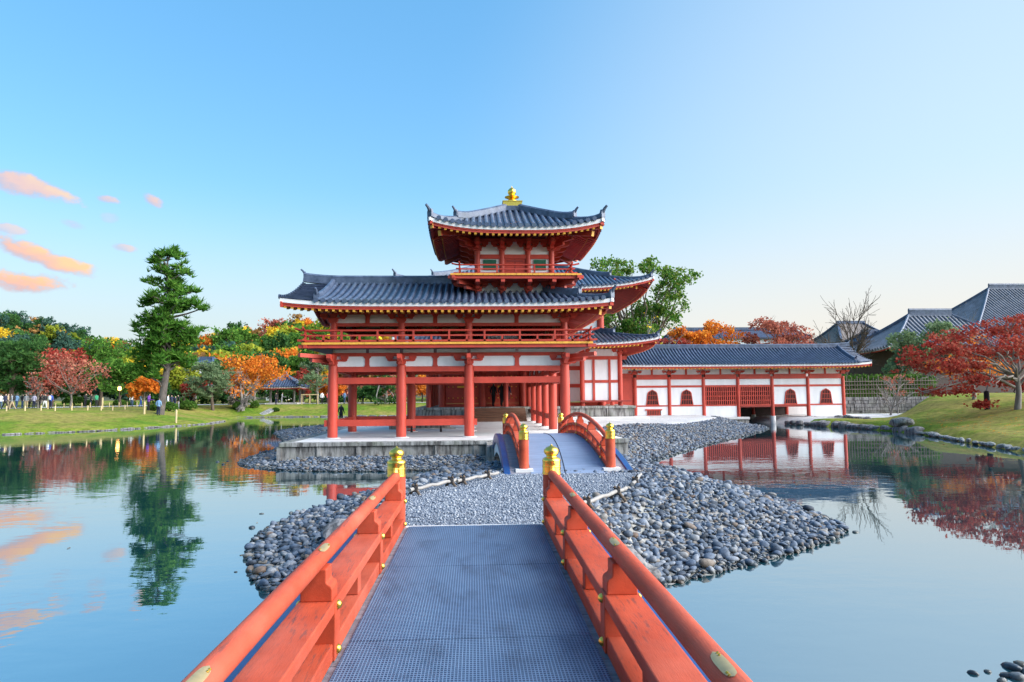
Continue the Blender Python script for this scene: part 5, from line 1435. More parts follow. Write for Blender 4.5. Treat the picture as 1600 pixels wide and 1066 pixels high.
# the tall pine on the point
def tufts(C, ln, rg_, k=8):
    n = len(C); d = rg_.normal(0, 1, (n, k, 3)); d[..., 2] = np.abs(d[..., 2])*.9+.15; d /= np.linalg.norm(d, axis=2)[..., None]
    s = np.cross(d, rg_.normal(0, 1, (n, k, 3))); s /= np.linalg.norm(s, axis=2)[..., None]+1e-9
    L_ = ln*rg_.uniform(.7, 1.25, (n, k, 1)); c = C[:, None, :]
    V = np.stack([c-s*L_*.13, c+s*L_*.13, c+d*L_], 2).reshape(-1, 3); F = np.arange(3*n*k).reshape(-1, 3)
    return V, F
def pine(name, D, trunk_px, pads, label, seed, ln=.38, dens=1.0, bark='barkpine', r0=.55, leaf='pine', depth=.8, k=8):
    rr = random.Random(seed); rg_ = np.random.default_rng(seed)
    base = at_y(trunk_px[0][0], trunk_px[0][1], D); base.z = h_all(base.x, D)
    b = MB(); T_ = []
    for i, (x, y) in enumerate(trunk_px): T_.append(at_y(x, y, D)-base)
    T_[0].z = -.3
    b.tube(T_, [r0*(1-.85*i/(len(T_)-1)) for i in range(len(T_))], 10, caps=False)
    Cs = []; sc = D/FPX
    def trunk_at(z):
        for a, c in zip(T_[:-1], T_[1:]):
            if a.z <= z <= c.z: return a.lerp(c, (z-a.z)/max(1e-6, c.z-a.z))
        return T_[-1]
    for i, (px, py, hw, hh) in enumerate(pads):
        c0 = at_y(px, py, D)-base; t0 = trunk_at(c0.z); off = (c0-t0); rad = math.hypot(off.x, off.y)
        var = [0.0]
        if rad < hw*sc*1.2: var = [0.0]
        var = [rr.uniform(-.35, .35)] + [rr.choice((-1, 1))*rr.uniform(.9, 2.2)]
        for j, a in enumerate(var):
            R0 = max(rad, hw*sc*.6) if j else rad
            ca, sa = math.cos(a), math.sin(a); dx = (1 if off.x >= 0 else -1)*R0
            c = Vector((t0.x+dx*ca, t0.y+abs(dx)*sa*depth, c0.z)) if j else Vector((c0.x, t0.y+dx*sa*.5, c0.z))
            rx, rz = hw*sc*(1.0 if j == 0 else .75), hh*sc*1.0
            c.z += rr.uniform(-.35, .35) if j == 0 else rr.uniform(-.8, .8)
            limb(b, trunk_at(c.z-.5-rad*.15), c, .12+.02*rx, .03, rr, n=4, wob=.07, sides=5)
            m = int(dens*max(14, rx*rx*26))
            P = ell(rg_, m, c, (rx, rx*.9, rz), .1); P[:, 2] += .55*rz*np.sin(P[:, 0]*2.3+i)+.45*rz*np.sin(P[:, 1]*2.7)
            Cs.append(P)
            for q in range(4):
                limb(b, c, P[rg_.integers(0, m)], .04, .015, rr, n=2, sides=4)
    V, F = tufts(np.concatenate(Cs), ln, rg_, k)
    e_ = empty(name, base); tag(e_, label, 'tree'); b.build('trunk', M[bark], e_, smooth=60, fix=False); np_obj('crown', V, F, LF[leaf], e_)
    return e_
pine('pine_tree', 70, [(250, 641), (256, 605), (262, 570), (264, 530), (263, 480), (262, 440), (262, 402)],
     [(262, 404, 26, 7), (243, 412, 14, 6), (282, 412, 14, 6), (252, 428, 20, 7), (284, 432, 18, 6), (238, 446, 16, 6), (275, 452, 24, 7), (296, 456, 16, 5), (300, 472, 24, 7), (318, 482, 14, 6), (246, 466, 24, 7), (226, 480, 16, 6), (270, 478, 24, 7),
      (236, 500, 26, 9), (216, 512, 14, 7), (266, 508, 30, 10), (292, 512, 22, 9), (308, 520, 14, 7), (246, 526, 30, 10), (278, 532, 30, 11), (300, 540, 16, 8), (228, 540, 22, 8), (255, 548, 34, 10), (288, 558, 22, 8), (238, 562, 24, 7), (216, 572, 18, 6), (226, 585, 16, 5), (208, 556, 12, 5)],
     'tall old pine with leaning grey trunk standing on the grassy point', 11, ln=.62, dens=.85, r0=.40)
pine('pine_tree', 86, [(14, 632), (20, 600), (24, 570), (26, 545), (28, 536)],
     [(28, 540, 34, 6), (5, 548, 25, 6), (50, 552, 22, 6), (20, 560, 40, 7), (-10, 570, 30, 7), (45, 572, 26, 7), (15, 582, 40, 7), (40, 592, 26, 6), (-5, 595, 26, 6), (58, 566, 14, 5), (25, 602, 34, 6)],
     'broad dark layered pine behind the crowd on the far bank', 12, ln=.55, dens=.5, r0=.3, leaf='darkgreen', bark='bark')
pine('pine_tree', 100, [(497, 630), (495, 600), (497, 575), (496, 558)],
     [(496, 560, 14, 5), (485, 572, 18, 5), (508, 575, 16, 5), (495, 588, 24, 6), (480, 598, 16, 5), (515, 600, 16, 5)],
     'slender pale trunked pine beside the little pavilion', 13, ln=.5, dens=.6, r0=.22, leaf='pale', bark='barkgrey')
pine('pine_tree', 96, [(604, 632), (603, 615), (600, 600), (590, 590)],
     [(585, 606, 26, 6), (565, 612, 20, 6), (600, 600, 24, 6), (575, 620, 26, 6), (555, 622, 14, 5)],
     'low spreading pine seen between the gallery columns', 14, ln=.5, dens=.6, r0=.3, leaf='darkgreen', bark='barkgrey')
pine('pine_tree', 88, [(333, 634), (330, 612), (326, 590), (325, 572)],
     [(325, 572, 18, 6), (308, 580, 20, 6), (342, 584, 20, 6), (325, 594, 34, 7), (300, 602, 20, 6), (345, 606, 22, 6), (320, 614, 30, 6)],
     'pale grey green pine with flat layers right behind the grassy point', 15, ln=.5, dens=.6, r0=.22, leaf='pale', bark='bark')

T = [ # px, depth, top y, width px, leaf, label, options
 (112, 86, 556, 112, 'redbrown', 'fading red maple with bare silvery branches behind the walkers', dict(n=1700, clumps=16, flat=.6, bark='barkgrey', gap=.20, taper=.022, leafsize=.15)),
 (82, 100, 538, 74, 'red', 'vivid red maple rising behind the fading maple', dict(n=3600, clumps=14, flat=.6)),
 (158, 104, 532, 80, 'green', 'rounded bright green tree behind the fading maple', dict(n=5200, clumps=16)),
 (188, 96, 560, 60, 'green', 'green tree filling the gap beside the tall pine', dict(n=4200, clumps=12)),
 (226, 84, 588, 44, 'orange', 'small orange maple under the tall pine', dict(n=2200, clumps=9, flat=.5, bark='barkgrey')),
 (288, 96, 560, 46, 'yellowgreen', 'yellow green tree just behind the tall pine trunk', dict(n=3600, clumps=10)),
 (304, 92, 588, 40, 'red', 'small scarlet maple beside the yellow green tree', dict(n=2000, clumps=8, flat=.5)),
 (362, 104, 576, 40, 'red', 'dark red maple beside the drooping cherry', dict(n=2400, clumps=8)),
 (398, 96, 563, 90, 'orange', 'broad orange topped cherry with bare drooping twigs', dict(n=2600, clumps=14, flat=.45, bark='barkgrey', cz=.68)),
 (474, 112, 577, 46, 'red', 'bright red maple directly behind the pavilion roof', dict(n=2600, clumps=9)),
 (512, 106, 588, 46, 'orange', 'orange maple between pavilion and gallery column', dict(n=2600, clumps=9, flat=.5)),
 (540, 112, 590, 44, 'redbrown', 'rusty maple seen just inside the first gallery column', dict(n=2600, clumps=9)),
 (620, 108, 588, 60, 'redbrown', 'thin bare branched maple behind the second gallery column', dict(n=900, clumps=10, bark='barkgrey')),
 (660, 112, 585, 70, 'orange', 'orange brown maple seen through the middle gallery bay', dict(n=2600, clumps=10)),
 (506, 124, 512, 34, 'yellow', 'golden yellow ginkgo beside the gallery balcony', dict(n=3600, clumps=10, th=4)),
 (350, 122, 548, 46, 'darkgreen', 'dark green tree above the small scarlet maple', dict(n=3800, clumps=10)),
 (388, 126, 543, 48, 'green', 'green tree over the drooping cherry', dict(n=3800, clumps=10)),
 (424, 122, 550, 46, 'darkgreen', 'dark green tree over the pavilion roof', dict(n=3800, clumps=10)),
 (458, 128, 546, 50, 'green', 'green tree between pavilion roof and balcony', dict(n=3800, clumps=10)),
 (484, 130, 550, 44, 'darkgreen', 'dark green tree nearest the balcony end', dict(n=3800, clumps=10)),
 (20, 112, 545, 80, 'darkgreen', 'dark evergreen standing behind the layered pine', dict(n=5000, clumps=14)),
 (70, 116, 572, 70, 'darkgreen', 'dark evergreen low behind the vivid red maple', dict(n=4200, clumps=12)),
 (130, 114, 576, 70, 'darkgreen', 'dark evergreen low behind the fading maple', dict(n=4200, clumps=12)),
 (190, 112, 590, 60, 'blue', 'bluish evergreen behind the path lamp', dict(n=3600, clumps=10)),
 (245, 108, 598, 60, 'darkgreen', 'dark evergreen shrub mass behind the pine trunk', dict(n=3600, clumps=10)),
 (310, 112, 605, 60, 'darkgreen', 'low dark evergreen behind the scarlet maple', dict(n=3200, clumps=10)),
 (372, 112, 603, 60, 'darkgreen', 'low dark evergreen behind the drooping cherry', dict(n=3200, clumps=10)),
 (450, 118, 600, 70, 'darkgreen', 'low dark evergreen behind the pavilion posts', dict(n=3600, clumps=10)),
 (530, 122, 604, 70, 'darkgreen', 'low dark evergreen behind the first gallery bay', dict(n=3600, clumps=10)),
 (600, 122, 602, 80, 'darkgreen', 'low dark evergreen behind the second gallery bay', dict(n=3600, clumps=10)),
 (-60, 100, 548, 110, 'darkgreen', 'dark evergreen beyond the layered pine', dict(n=4200, clumps=12)),
 (998, 100, 376, 160, 'camphor', 'huge spreading camphor tree towering behind the main hall roof', dict(n=11500, clumps=36, leafsize=.23, flat=.8, spread=.97, gap=.125, th=7.5, taper=.02, cz=.52)),
 (960, 104, 470, 120, 'camphor', 'darker broadleaf tree under the camphor behind the hall eaves', dict(n=5000, clumps=14, leafsize=.24)),
 (1012, 82, 508, 56, 'yellow', 'small yellow leaved tree where hall and corridor roofs meet', dict(n=1300, clumps=9, bark='barkgrey', gap=.2)),
 (1072, 84, 492, 70, 'orange', 'flaming orange maple showing over the corridor roof beside the camphor', dict(n=4200, clumps=14, flat=.55, gap=.22)),
 (1122, 86, 494, 76, 'orange', 'broad orange maple over the middle of the corridor ridge', dict(n=4200, clumps=14, flat=.55, gap=.22)),
 (1050, 80, 512, 50, 'red', 'red orange maple low over the corridor roof by the yellow tree', dict(n=2600, clumps=10, flat=.55)),
 (1218, 84, 492, 106, 'redbrown', 'dome shaped rusty red maple over the corridor ridge', dict(n=6800, clumps=20, flat=.5, gap=.2, spread=.9)),
 (1412, 68, 528, 60, 'pale', 'pale green pine like tree before the big temple roof', dict(n=3400, clumps=12, flat=.5)),
 (1446, 66, 490, 96, 'pale', 'taller pale green tree against the big temple roof', dict(n=5200, clumps=18, flat=.5, gap=.2, spread=.9)),
]
for i, (px, D, yt, wp, lf, lab, kw) in enumerate(T):
    tree_at(px, D, yt, wp, lf, lab, 100+i, name='maple_tree' if 'maple' in lab else 'broadleaf_tree', **kw)

# drooping twigs of the cherry
p = at_y(398, 600, 96); z = h_all(p.x, 96)
def bare(b, p, d, L_, r, depth, rr, spread=.55, droop=0.0, minr=.012, sides=5):
    p = Vector(p); d = Vector(d).normalized(); n_ = 3; pts = [p]; c = p.copy(); dd = d.copy()
    for i in range(n_):
        dd = (dd+Vector((rr.uniform(-1, 1), rr.uniform(-1, 1), rr.uniform(-.7, 1)-droop))*.16).normalized(); c = c+dd*L_/n_; pts.append(c.copy())
    b.tube(pts, [max(minr, r*(1-.35*i/n_)) for i in range(n_+1)], sides, caps=False)
    if depth <= 0: return
    for k in range(rr.choice((2, 3, 3))):
        t_ = rr.uniform(.45, 1.0); q = pts[min(n_, int(t_*n_)+0)]
        nd_ = (dd+Vector((rr.uniform(-1, 1), rr.uniform(-1, 1), rr.uniform(-.8, .9)-droop))*spread*1.5).normalized()
        bare(b, q, nd_, L_*rr.uniform(.58, .8), r*.58, depth-1, rr, spread, droop, minr, max(3, sides-1))
    bare(b, pts[-1], dd, L_*.75, r*.62, depth-1, rr, spread, droop, minr, max(3, sides-1))
def bare_tree(px, D, ytop, label, seed, bark='barkgrey', depth=5, spread=.55, r=.16, ybase=None, frac=.33, droop=0.0, minr=.016, lean=(0, 0), leaf=None, nleaf=0, lsz=.12):
    rr = random.Random(seed); p = at_y(px, 600, D); z = h_all(p.x, D); h = at_y(px, ytop, D).z-z
    b = MB(); bare(b, (0, 0, -.2), (lean[0], lean[1], 1), h*frac, r, depth, rr, spread, droop, minr, 8)
    V = F = None
    if leaf:
        A = np.array(b.v); A = A[A[:, 2] > h*.35]; rg_ = np.random.default_rng(seed); C = A[rg_.integers(0, len(A), nleaf)]+rg_.normal(0, .18, (nleaf, 3)); V, F = leaf_cards(C, lsz, rg_)
    return finish_tree('bare_tree', (p.x, D, z), b, V, F, bark, leaf or 'red', label)
bare_tree(1318, 78, 452, 'bare leafless tree rising behind the corridor roof end', 5, bark='bark', depth=5, r=.22, frac=.34, minr=.02, lean=(.12, 0))
bare_tree(1478, 84, 470, 'thin bare twigged tree before the big temple roof ridge', 9, depth=5, r=.16, frac=.30, minr=.02)
bare_tree(380, 90, 572, 'grey drooping cherry with hanging bare twigs on the far bank', 21, depth=6, r=.3, frac=.30, droop=.45, spread=.7, minr=.03, leaf='orange', nleaf=500, lsz=.2)
bare_tree(62, 84, 575, 'bare silver branched tree leaning beside the walkers', 23, depth=5, r=.2, frac=.30, spread=.6, minr=.03, lean=(-.3, 0), leaf='redbrown', nleaf=250, lsz=.18)
bare_tree(1003, 80, 470, 'pale bare twigged tree beside the hall eaves', 29, depth=5, r=.15, frac=.30, minr=.02, leaf='yellow', nleaf=200, lsz=.16)

# large red maple on the grassy mound
def big_maple():
    rr = random.Random(41); rg_ = np.random.default_rng(41); D = 40.0
    base = at_y(1594, 655, D); base.z = h_all(base.x, D); sc = D/FPX
    b = MB(); W = lambda x, y, dy=0.0: at_y(x, y, D)-base+Vector((0, dy, 0))
    tr = [Vector((0, 0, -.3)), W(1590, 640), W(1592, 612), W(1590, 590)]
    b.tube(tr, [.26, .19, .15, .12], 10, caps=False)
    fork = W(1590, 592)
    tips = [(1570, 570, .4), (1545, 548, -.4), (1520, 565, .8), (1500, 540, .2), (1470, 560, -.3), (1600, 540, .3), (1605, 520, -.5), (1570, 520, .6), (1530, 520, .2), (1630, 560, .2), (1650, 540, -.6), (1680, 570, .4), (1620, 505, .3), (1555, 505, -.3), (1480, 585, .9), (1500, 600, -.8), (1450, 590, .1)]
    for (x, y, dy) in tips:
        q = W(x, y, dy*3.2); mid = fork.lerp(q, .5)+Vector((0, 0, .35))
        limb(b, fork+Vector((0, 0, rr.uniform(-.5, .2))), mid, .075, .045, rr, n=4, wob=.07); limb(b, mid, q, .045, .010, rr, n=4, wob=.08)
        for k in range(5):
            limb(b, mid.lerp(q, rr.uniform(.2, 1)), q+Vector((rr.uniform(-1, 1), rr.uniform(-1.2, 1.2), rr.uniform(-.5, .5))), .028, .008, rr, n=3, sides=4)
    # low branch reaching over the lawn
    lb = [W(1585, 605), W(1560, 592), W(1530, 596), W(1500, 598), W(1470, 606), W(1440, 612)]
    b.tube(lb, [.10, .085, .07, .055, .03, .012], 7, caps=False)
    for k in range(16):
        q = lb[rr.randint(1, 5)]; limb(b, q, q+Vector((rr.uniform(-1.4, .4), rr.uniform(-1.2, 1.2), rr.uniform(-.5, .7))), .022, .006, rr, n=3, sides=4)
    cl = [(1562, 512, 30, 10, 0), (1530, 520, 26, 9, 1), (1598, 515, 30, 11, -1), (1495, 538, 26, 9, .5), (1465, 548, 22, 9, -.6), (1520, 545, 34, 11, -1.5), (1560, 545, 34, 11, 1.2), (1600, 545, 34, 12, .5), (1440, 556, 16, 8, .3), (1480, 566, 28, 9, 1), (1450, 575, 20, 8, -.9), (1520, 572, 26, 9, .2),
          (1635, 530, 34, 14, .8), (1650, 560, 34, 12, -.8), (1680, 545, 30, 12, 0), (1500, 595, 20, 6, -.6), (1545, 608, 22, 7, 1.2), (1575, 575, 24, 8, -1.4), (1490, 612, 14, 5, .8), (1550, 632, 12, 4, .5), (1620, 600, 26, 8, .7), (1600, 500, 18, 6, 0)]
    Cs = []
    for x, y, hw, hh, dy in cl:
        c0 = np.array(W(x, y, dy*2.2)); m = int(hw*1.3)
        sub = c0+rg_.normal(0, 1, (m, 3))*np.array([hw*sc*.62, hw*sc*.7, hh*sc*.75])
        for q in sub:
            kk = int(rg_.integers(7, 25)); Cs.append(q+rg_.normal(0, 1, (kk, 3))*np.array([.22, .22, .07]))
    C = np.concatenate(Cs); V, F = leaf_cards(C, .085, rg_, .8)
    return finish_tree('maple_tree', base, b, V, F, 'barkgrey', 'red', 'large crimson maple with pale crooked limbs on the grassy mound')
big_maple()
tree_at(1520, 47, 520, 120, 'orange', 'orange red maple crowding in behind the crimson one', 77, name='maple_tree', bark='barkgrey', n=1500, clumps=14, flat=.5, gap=.2, leafsize=.10)
tree_at(1400, 60, 560, 50, 'redbrown', 'sparse rusty sapling before the bamboo fence', 78, name='maple_tree', bark='barkgrey', n=260, clumps=10, flat=.5, gap=.2, leafsize=.09, taper=.014)
bare_tree(1388, 57, 575, 'bare grey branched sapling leaning over the stone wall', 31, depth=4, r=.10, frac=.34, minr=.014, lean=(.35, 0), spread=.7)

# woods on the hills: individual trees from shared shapes
protos = []
for i in range(6):
    b, V, F = crown_tree(9.0+i*.5, 8.0+(i % 3), 2.6, 300+i, leafsize=.46, n=1500, clumps=13, spread=.8, gap=.26, taper=.028, flat=.8)
    tm = b.mesh('trunk', M['bark'], smooth=60, fix=False); me = {}
    o = np_obj('crown_shape', V, F, LF['green']); base_me = o.data; bpy.data.objects.remove(o)
    for c in ('green', 'darkgreen', 'blue', 'yellowgreen', 'yellow', 'orange', 'brown', 'redbrown'):
        m2 = base_me.copy(); m2.materials.clear(); m2.materials.append(LF[c]); me[c] = m2
    protos.append((tm, me))
words = {'green': 'green broadleaf tree', 'darkgreen': 'dark green evergreen tree', 'blue': 'bluish green evergreen tree', 'yellowgreen': 'yellow green tree', 'yellow': 'golden yellow tree', 'orange': 'orange autumn tree', 'brown': 'brown autumn tree', 'redbrown': 'rusty red autumn tree'}
rh = random.Random(5); placed = []; cnt = 0
def try_hill(px, D, yb, colours, wts, where, sc=1.0):
    global cnt
    p = at_y(px, 600, D)
    if any((p.x-a)**2+(D-b_)**2 < (3.8*sc)**2 for a, b_ in placed): return
    z = h_all(p.x, D)
    placed.append((p.x, D)); tm, me = protos[rh.randrange(6)]; c = rh.choices(colours, wts)[0]
    e_ = empty('hill_tree', (p.x, D, z-.2), rh.uniform(0, 6.28)); s = sc*rh.uniform(.8, 1.25); e_.scale = (s, s, s*rh.uniform(.85, 1.15))
    inst('trunk', tm, e_); inst('crown', me[c], e_)
    tag(e_, words[c]+where, 'tree', 'trees of the '+where.replace(' on the ', '').strip()); cnt += 1
for k in range(1300):
    D = rh.uniform(150, 262); px = rh.uniform(-60, 600); p = at_y(px, 600, D)
    if hills(np.array([p.x]), np.array([D]))[0] < 1.2 or (px < 175 and D < 205): continue
    try_hill(px, D, 0, ['green', 'darkgreen', 'yellowgreen', 'yellow', 'orange', 'brown', 'redbrown', 'blue'], [5, 2, 3, 2.2, 1.6, 2, .9, .7], ' on the near wooded slope', .72)
    if cnt > 195: break
c0 = cnt
for k in range(900):
    D = rh.uniform(285, 400); px = rh.uniform(-60, 260); p = at_y(px, 600, D)
    if hills(np.array([p.x]), np.array([D]))[0] < 6: continue
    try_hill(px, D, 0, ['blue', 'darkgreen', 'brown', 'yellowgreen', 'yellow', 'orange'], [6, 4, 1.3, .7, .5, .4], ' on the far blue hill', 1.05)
    if cnt-c0 > 105: break
# the rest of the woods, too many and too far to tell apart
def woodland():
    rgw = np.random.default_rng(77); Cs = []; Ms = []; names = ['blue', 'darkgreen', 'green', 'brown', 'yellowgreen', 'orange', 'yellow']
    spots = []
    for k in range(6000):
        D = rgw.uniform(275, 430); px = rgw.uniform(-140, 330); p = at_y(px, 600, D)
        if hills(np.array([p.x]), np.array([D]))[0] > 3.5: spots.append((p.x, D, 0))
        if len(spots) > 560: break
    m0 = len(spots)
    for k in range(6000):
        D = rgw.uniform(160, 300); px = rgw.uniform(150, 640); p = at_y(px, 600, D)
        if hills(np.array([p.x]), np.array([D]))[0] > 2.5: spots.append((p.x, D, 1))
        if len(spots)-m0 > 420: break
    H = h_bank(np.array([s[0] for s in spots]), np.array([s[1] for s in spots]))
    for (x, y, near), z in zip(spots, H):
        rad = rgw.uniform(2.6, 4.6)*(1 if not near else .8); n_ = 110
        d = rgw.normal(0, 1, (n_, 3)); d[:, 2] = np.abs(d[:, 2])*1.1-.35; d /= np.linalg.norm(d, axis=1)[:, None]
        Cs.append(np.array([x, y, z+rad*1.05])+d*np.array([rad, rad, rad*1.05])*(.75+.3*rgw.random((n_, 1))))
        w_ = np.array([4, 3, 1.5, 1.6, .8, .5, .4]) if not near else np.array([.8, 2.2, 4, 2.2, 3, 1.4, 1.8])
        Ms.append(np.full(n_, rgw.choice(7, p=w_/w_.sum())))
    V, F = leaf_cards(np.concatenate(Cs), .85, rgw, .75)
    o = np_obj('woodland', V, F, [LF[n] for n in names], None, matidx=np.concatenate(Ms))
    tag(o, 'dense autumn woodland covering the hills behind the pond', 'woodland', kind='stuff')
woodland()
# unseen evergreens added behind the camera to shade the bridge rails
for i, (x, y, h_, w_) in enumerate([(-7.5, -10, 9, 9), (-.5, -13, 10, 10), (6.5, -10.5, 9, 9), (13, -9, 9.5, 9), (-14, -9.5, 9, 9)]):
    b, V, F = crown_tree(h_, w_, 1.8, 900+i, leafsize=.30, n=5200, clumps=16, spread=.85, gap=.26)
    finish_tree('broadleaf_tree', (x, y, h_all(x, y)), b, V, F, 'bark', 'darkgreen', 'unseen evergreen tree added at the landward end of the flat bridge for shade', group='unseen shade evergreens added at the bridge landing')
# dark tree belt that closes the horizon beyond the hall
for k in range(60):
    px = rh.uniform(560, 1750); D = rh.uniform(125, 150)
    try_hill(px, D, 0, ['darkgreen', 'green', 'brown'], [4, 2, 1], ' on the level ground beyond the temple', .62)

# clipped shrubs on the banks
def shrub(px, py, wpx, hpx, label, seed, D=None):
    p = ground_px(px, py) if D is None else None
    if D is not None: p = at_y(px, py, D); p.z = h_all(p.x, D)
    s = p.y/FPX; rg_ = np.random.default_rng(seed); rx, rz = wpx*s/2, hpx*s
    b = MB(); rr = random.Random(seed)
    for k in range(6): limb(b, (0, 0, -.1), (rr.uniform(-.6, .6)*rx, rr.uniform(-.6, .6)*rx, rz*.55), .04, .02, rr, n=2, sides=4)
    n_ = int(700+rx*500)
    d = rg_.normal(0, 1, (n_, 3)); d[:, 2] = np.abs(d[:, 2])*1.2-.25; d /= np.linalg.norm(d, axis=1)[:, None]
    C = d*np.array([rx, rx, rz*.62])*(.82+.2*rg_.random((n_, 1)))*(1+.07*np.sin(d[:, :1]*7+seed))+np.array([0, 0, rz*.38])
    V, F = leaf_cards(C, .13, rg_, .8)
    e_ = empty('clipped_shrub', p); tag(e_, label, 'shrub', 'clipped shrubs on the banks'); b.build('stem', M['bark'], e_, fix=False); np_obj('foliage', V, F, LF['hedge'], e_)
for i, (px, py, w_, h_, lab) in enumerate([(116, 634, 32, 14, 'wide clipped hedge shrub behind the walkers'), (140, 634, 18, 8, 'small clipped shrub beside the wide hedge shrub'), (187, 634, 18, 8, 'low clipped shrub under the path lamp'), (207, 634, 14, 6, 'tiny clipped shrub beside the path lamp'),
      (240, 642, 15, 9, 'round clipped shrub on the grassy point in front of the pine trunk'), (265, 643, 22, 13, 'largest round clipped shrub on the grassy point'), (294, 641, 24, 13, 'round clipped shrub on the tip of the grassy point'), (285, 633, 18, 10, 'clipped shrub behind the pine on the grassy point'),
      (374, 640, 20, 12, 'clipped shrub at the foot of the drooping cherry'), (398, 638, 12, 10, 'small clipped shrub beside the drooping cherry trunk'), (431, 643, 9, 5, 'small dark shrub beside the pale slab on the bank')]):
    shrub(px, py, w_, h_, lab, 60+i)
# ------------------------------------------------------------------ small buildings and garden furniture
def pavilion():
    D = 104.0; p = at_y(446, 625, D); z = h_all(p.x, D); e_ = empty('garden_pavilion', (p.x, D, z)); WORLDP.add(e_.name)
    tag(e_, 'small open pavilion with pyramid tile roof on the far bank', 'pavilion')
    for sx in (-1, 1):
        for sy in (-1, 1): MB().tube([(p.x+sx*1.7, D+sy*1.7, z-.1), (p.x+sx*1.7, D+sy*1.7, z+2.5)], .16, 10).build('post', M['stone'], e_, smooth=50)
    MB().box(p.x-2.3, p.x+2.3, D-2.3, D+2.3, z-.15, z+.22).build('plinth', M['pave'], e_)
    make_roof(e_, 'roof', (p.x, D), 0, -2.9, 2.9, 2.9, z+2.5, 1.75, ('hip', 'hip'), lift=.12, pitch=.36, r=.10, rowsides=(), rafters=False, pow2=.3)
    MB().lathe([(.3, 0), (.34, .15), (.14, .3), (.22, .48), (.12, .66), (.01, .85)], c=(p.x, D, z+4.2), n=12).build('roof_finial', M['tile'], e_, smooth=50)
pavilion()
def simple_house(name, px, D, yr, ye, wpx, dep, label, roofm='pan', wall='white', zb=None):
    c = at_y(px, 600, D); zr = at_y(px, yr, D).z; ze = at_y(px, ye, D).z; w_ = wpx*D/FPX; z = h_all(c.x, D)
    e_ = empty(name, (c.x, D, z)); WORLDP.add(e_.name); tag(e_, label, 'building')
    MB().box(c.x-w_/2+.6, c.x+w_/2-.6, D-dep/2+.6, D+dep/2-.6, z-.5, ze+.1).build('wall', M[wall], e_)
    m_ = MB(); r = dep/2; x0, x1 = c.x-w_/2, c.x+w_/2; ins = min(w_*.3, r*.8)
    n_ = 7; prof = []
    for j in range(n_+1):
        t_ = j/n_; prof.append((t_, ze+(zr-ze)*(.65*t_+.35*t_*t_)))
    for s in (-1, 1):
        b_ = len(m_.v)
        for t_, zz in prof:
            xi = ins*t_
            for k in range(9): m_.v.append((x0+xi+(x1-x0-2*xi)*k/8, D+s*r*(1-t_), zz))
        for j in range(n_):
            for k in range(8): q = b_+j*9+k; m_.f.append((q, q+1, q+10, q+9)); m_.m.append(0)
    for sg, xe in ((1, x0), (-1, x1)):
        b_ = len(m_.v)
        for t_, zz in prof:
            for k in range(5): m_.v.append((xe+sg*ins*t_, D-r*(1-t_)+2*r*(1-t_)*k/4, zz))
        for j in range(n_):
            for k in range(4): q = b_+j*5+k; m_.f.append((q, q+1, q+6, q+5)); m_.m.append(0)
    m_.add([(x0, D-r, ze-.25), (x1, D-r, ze-.25), (x1, D+r, ze-.25), (x0, D+r, ze-.25), (x0, D-r, ze), (x1, D-r, ze), (x1, D+r, ze), (x0, D+r, ze)], [(3, 2, 1, 0), (0, 1, 5, 4), (1, 2, 6, 5), (2, 3, 7, 6), (3, 0, 4, 7)])
    rf = m_.build('roof', M[roofm], e_, smooth=40)
    MB().box(x0+ins-.3, x1-ins+.3, D-.25, D+.25, zr-.1, zr+.35).build('ridge', M['tile'], rf)
    for s in (-1, 1):
        for (xa, xb) in ((x0, x0+ins), (x1, x1-ins)):
            MB().sweep([(-.15, -.1), (.15, -.1), (.15, .15), (-.15, .15)], [(xa+(xb-xa)*t_, D+s*r*(1-t_), zz+.1) for t_, zz in prof]).build('hip_ridge', M['tile'], rf)
    return e_
simple_house('shingled_hall', 1333, 104, 505, 537, 100, 12, 'brown shingled hall roof beyond the corridor end', 'tilewood', 'darkwood')
simple_house('temple_wall', 1150, 112, 515, 529, 230, 5, 'long low grey roofed building behind the maples', 'pan', 'white')
simple_house('garden_gatehouse', 1395, 84, 536, 552, 66, 7, 'low tiled roof beside the shingled hall', 'pan', 'white')
simple_house('garden_gatehouse', 1362, 92, 519, 533, 44, 7, 'small blue tiled roof wedged behind the shingled hall', 'pan', 'white')
simple_house('house', 322, 150, 560, 568, 46, 10, 'white walled house with pale roof among trees behind the pine', 'pan', 'white')
simple_house('house', 362, 146, 562, 572, 30, 9, 'blue roofed house among trees above the scarlet maple', 'pan', 'white')
simple_house('house', 438, 140, 566, 575, 34, 9, 'white house half hidden above the pavilion', 'pan', 'white')
# big tiled temple roofs to the side
def temple(name, px, D, yr, ye, run, length, label, rows=True):
    a = at_y(px, yr, D); zr = a.z; ze = at_y(px, ye, D-run).z; z = h_all(a.x, D); e_ = empty(name, (a.x+length/2, D, z)); WORLDP.add(e_.name); tag(e_, label, 'temple building')
    MB().box(a.x-run*.75, a.x+length+run*.75, D-run*.75, D+run*.75, z-.5, ze+.6).build('wall', M['darkwood'], e_)
    make_roof(e_, 'roof', (a.x-run, D), 0, 0, length+2*run, run, ze, zr-ze, ('hip', 'hip'), lift=run*.05, pitch=.55, r=.15, rowsides=(), rafters=False, pow2=.45, ridge_h=1.0, pan='oldtile', tile='oldtile')
temple('temple_hall', 1545, 108, 452, 566, 22, 30, 'great temple hall with sweeping grey blue tile roof behind the crimson maple')
temple('temple_gate', 1420, 82, 494, 545, 7.5, 5.5, 'smaller temple with dark upswept tile roof before the great hall')

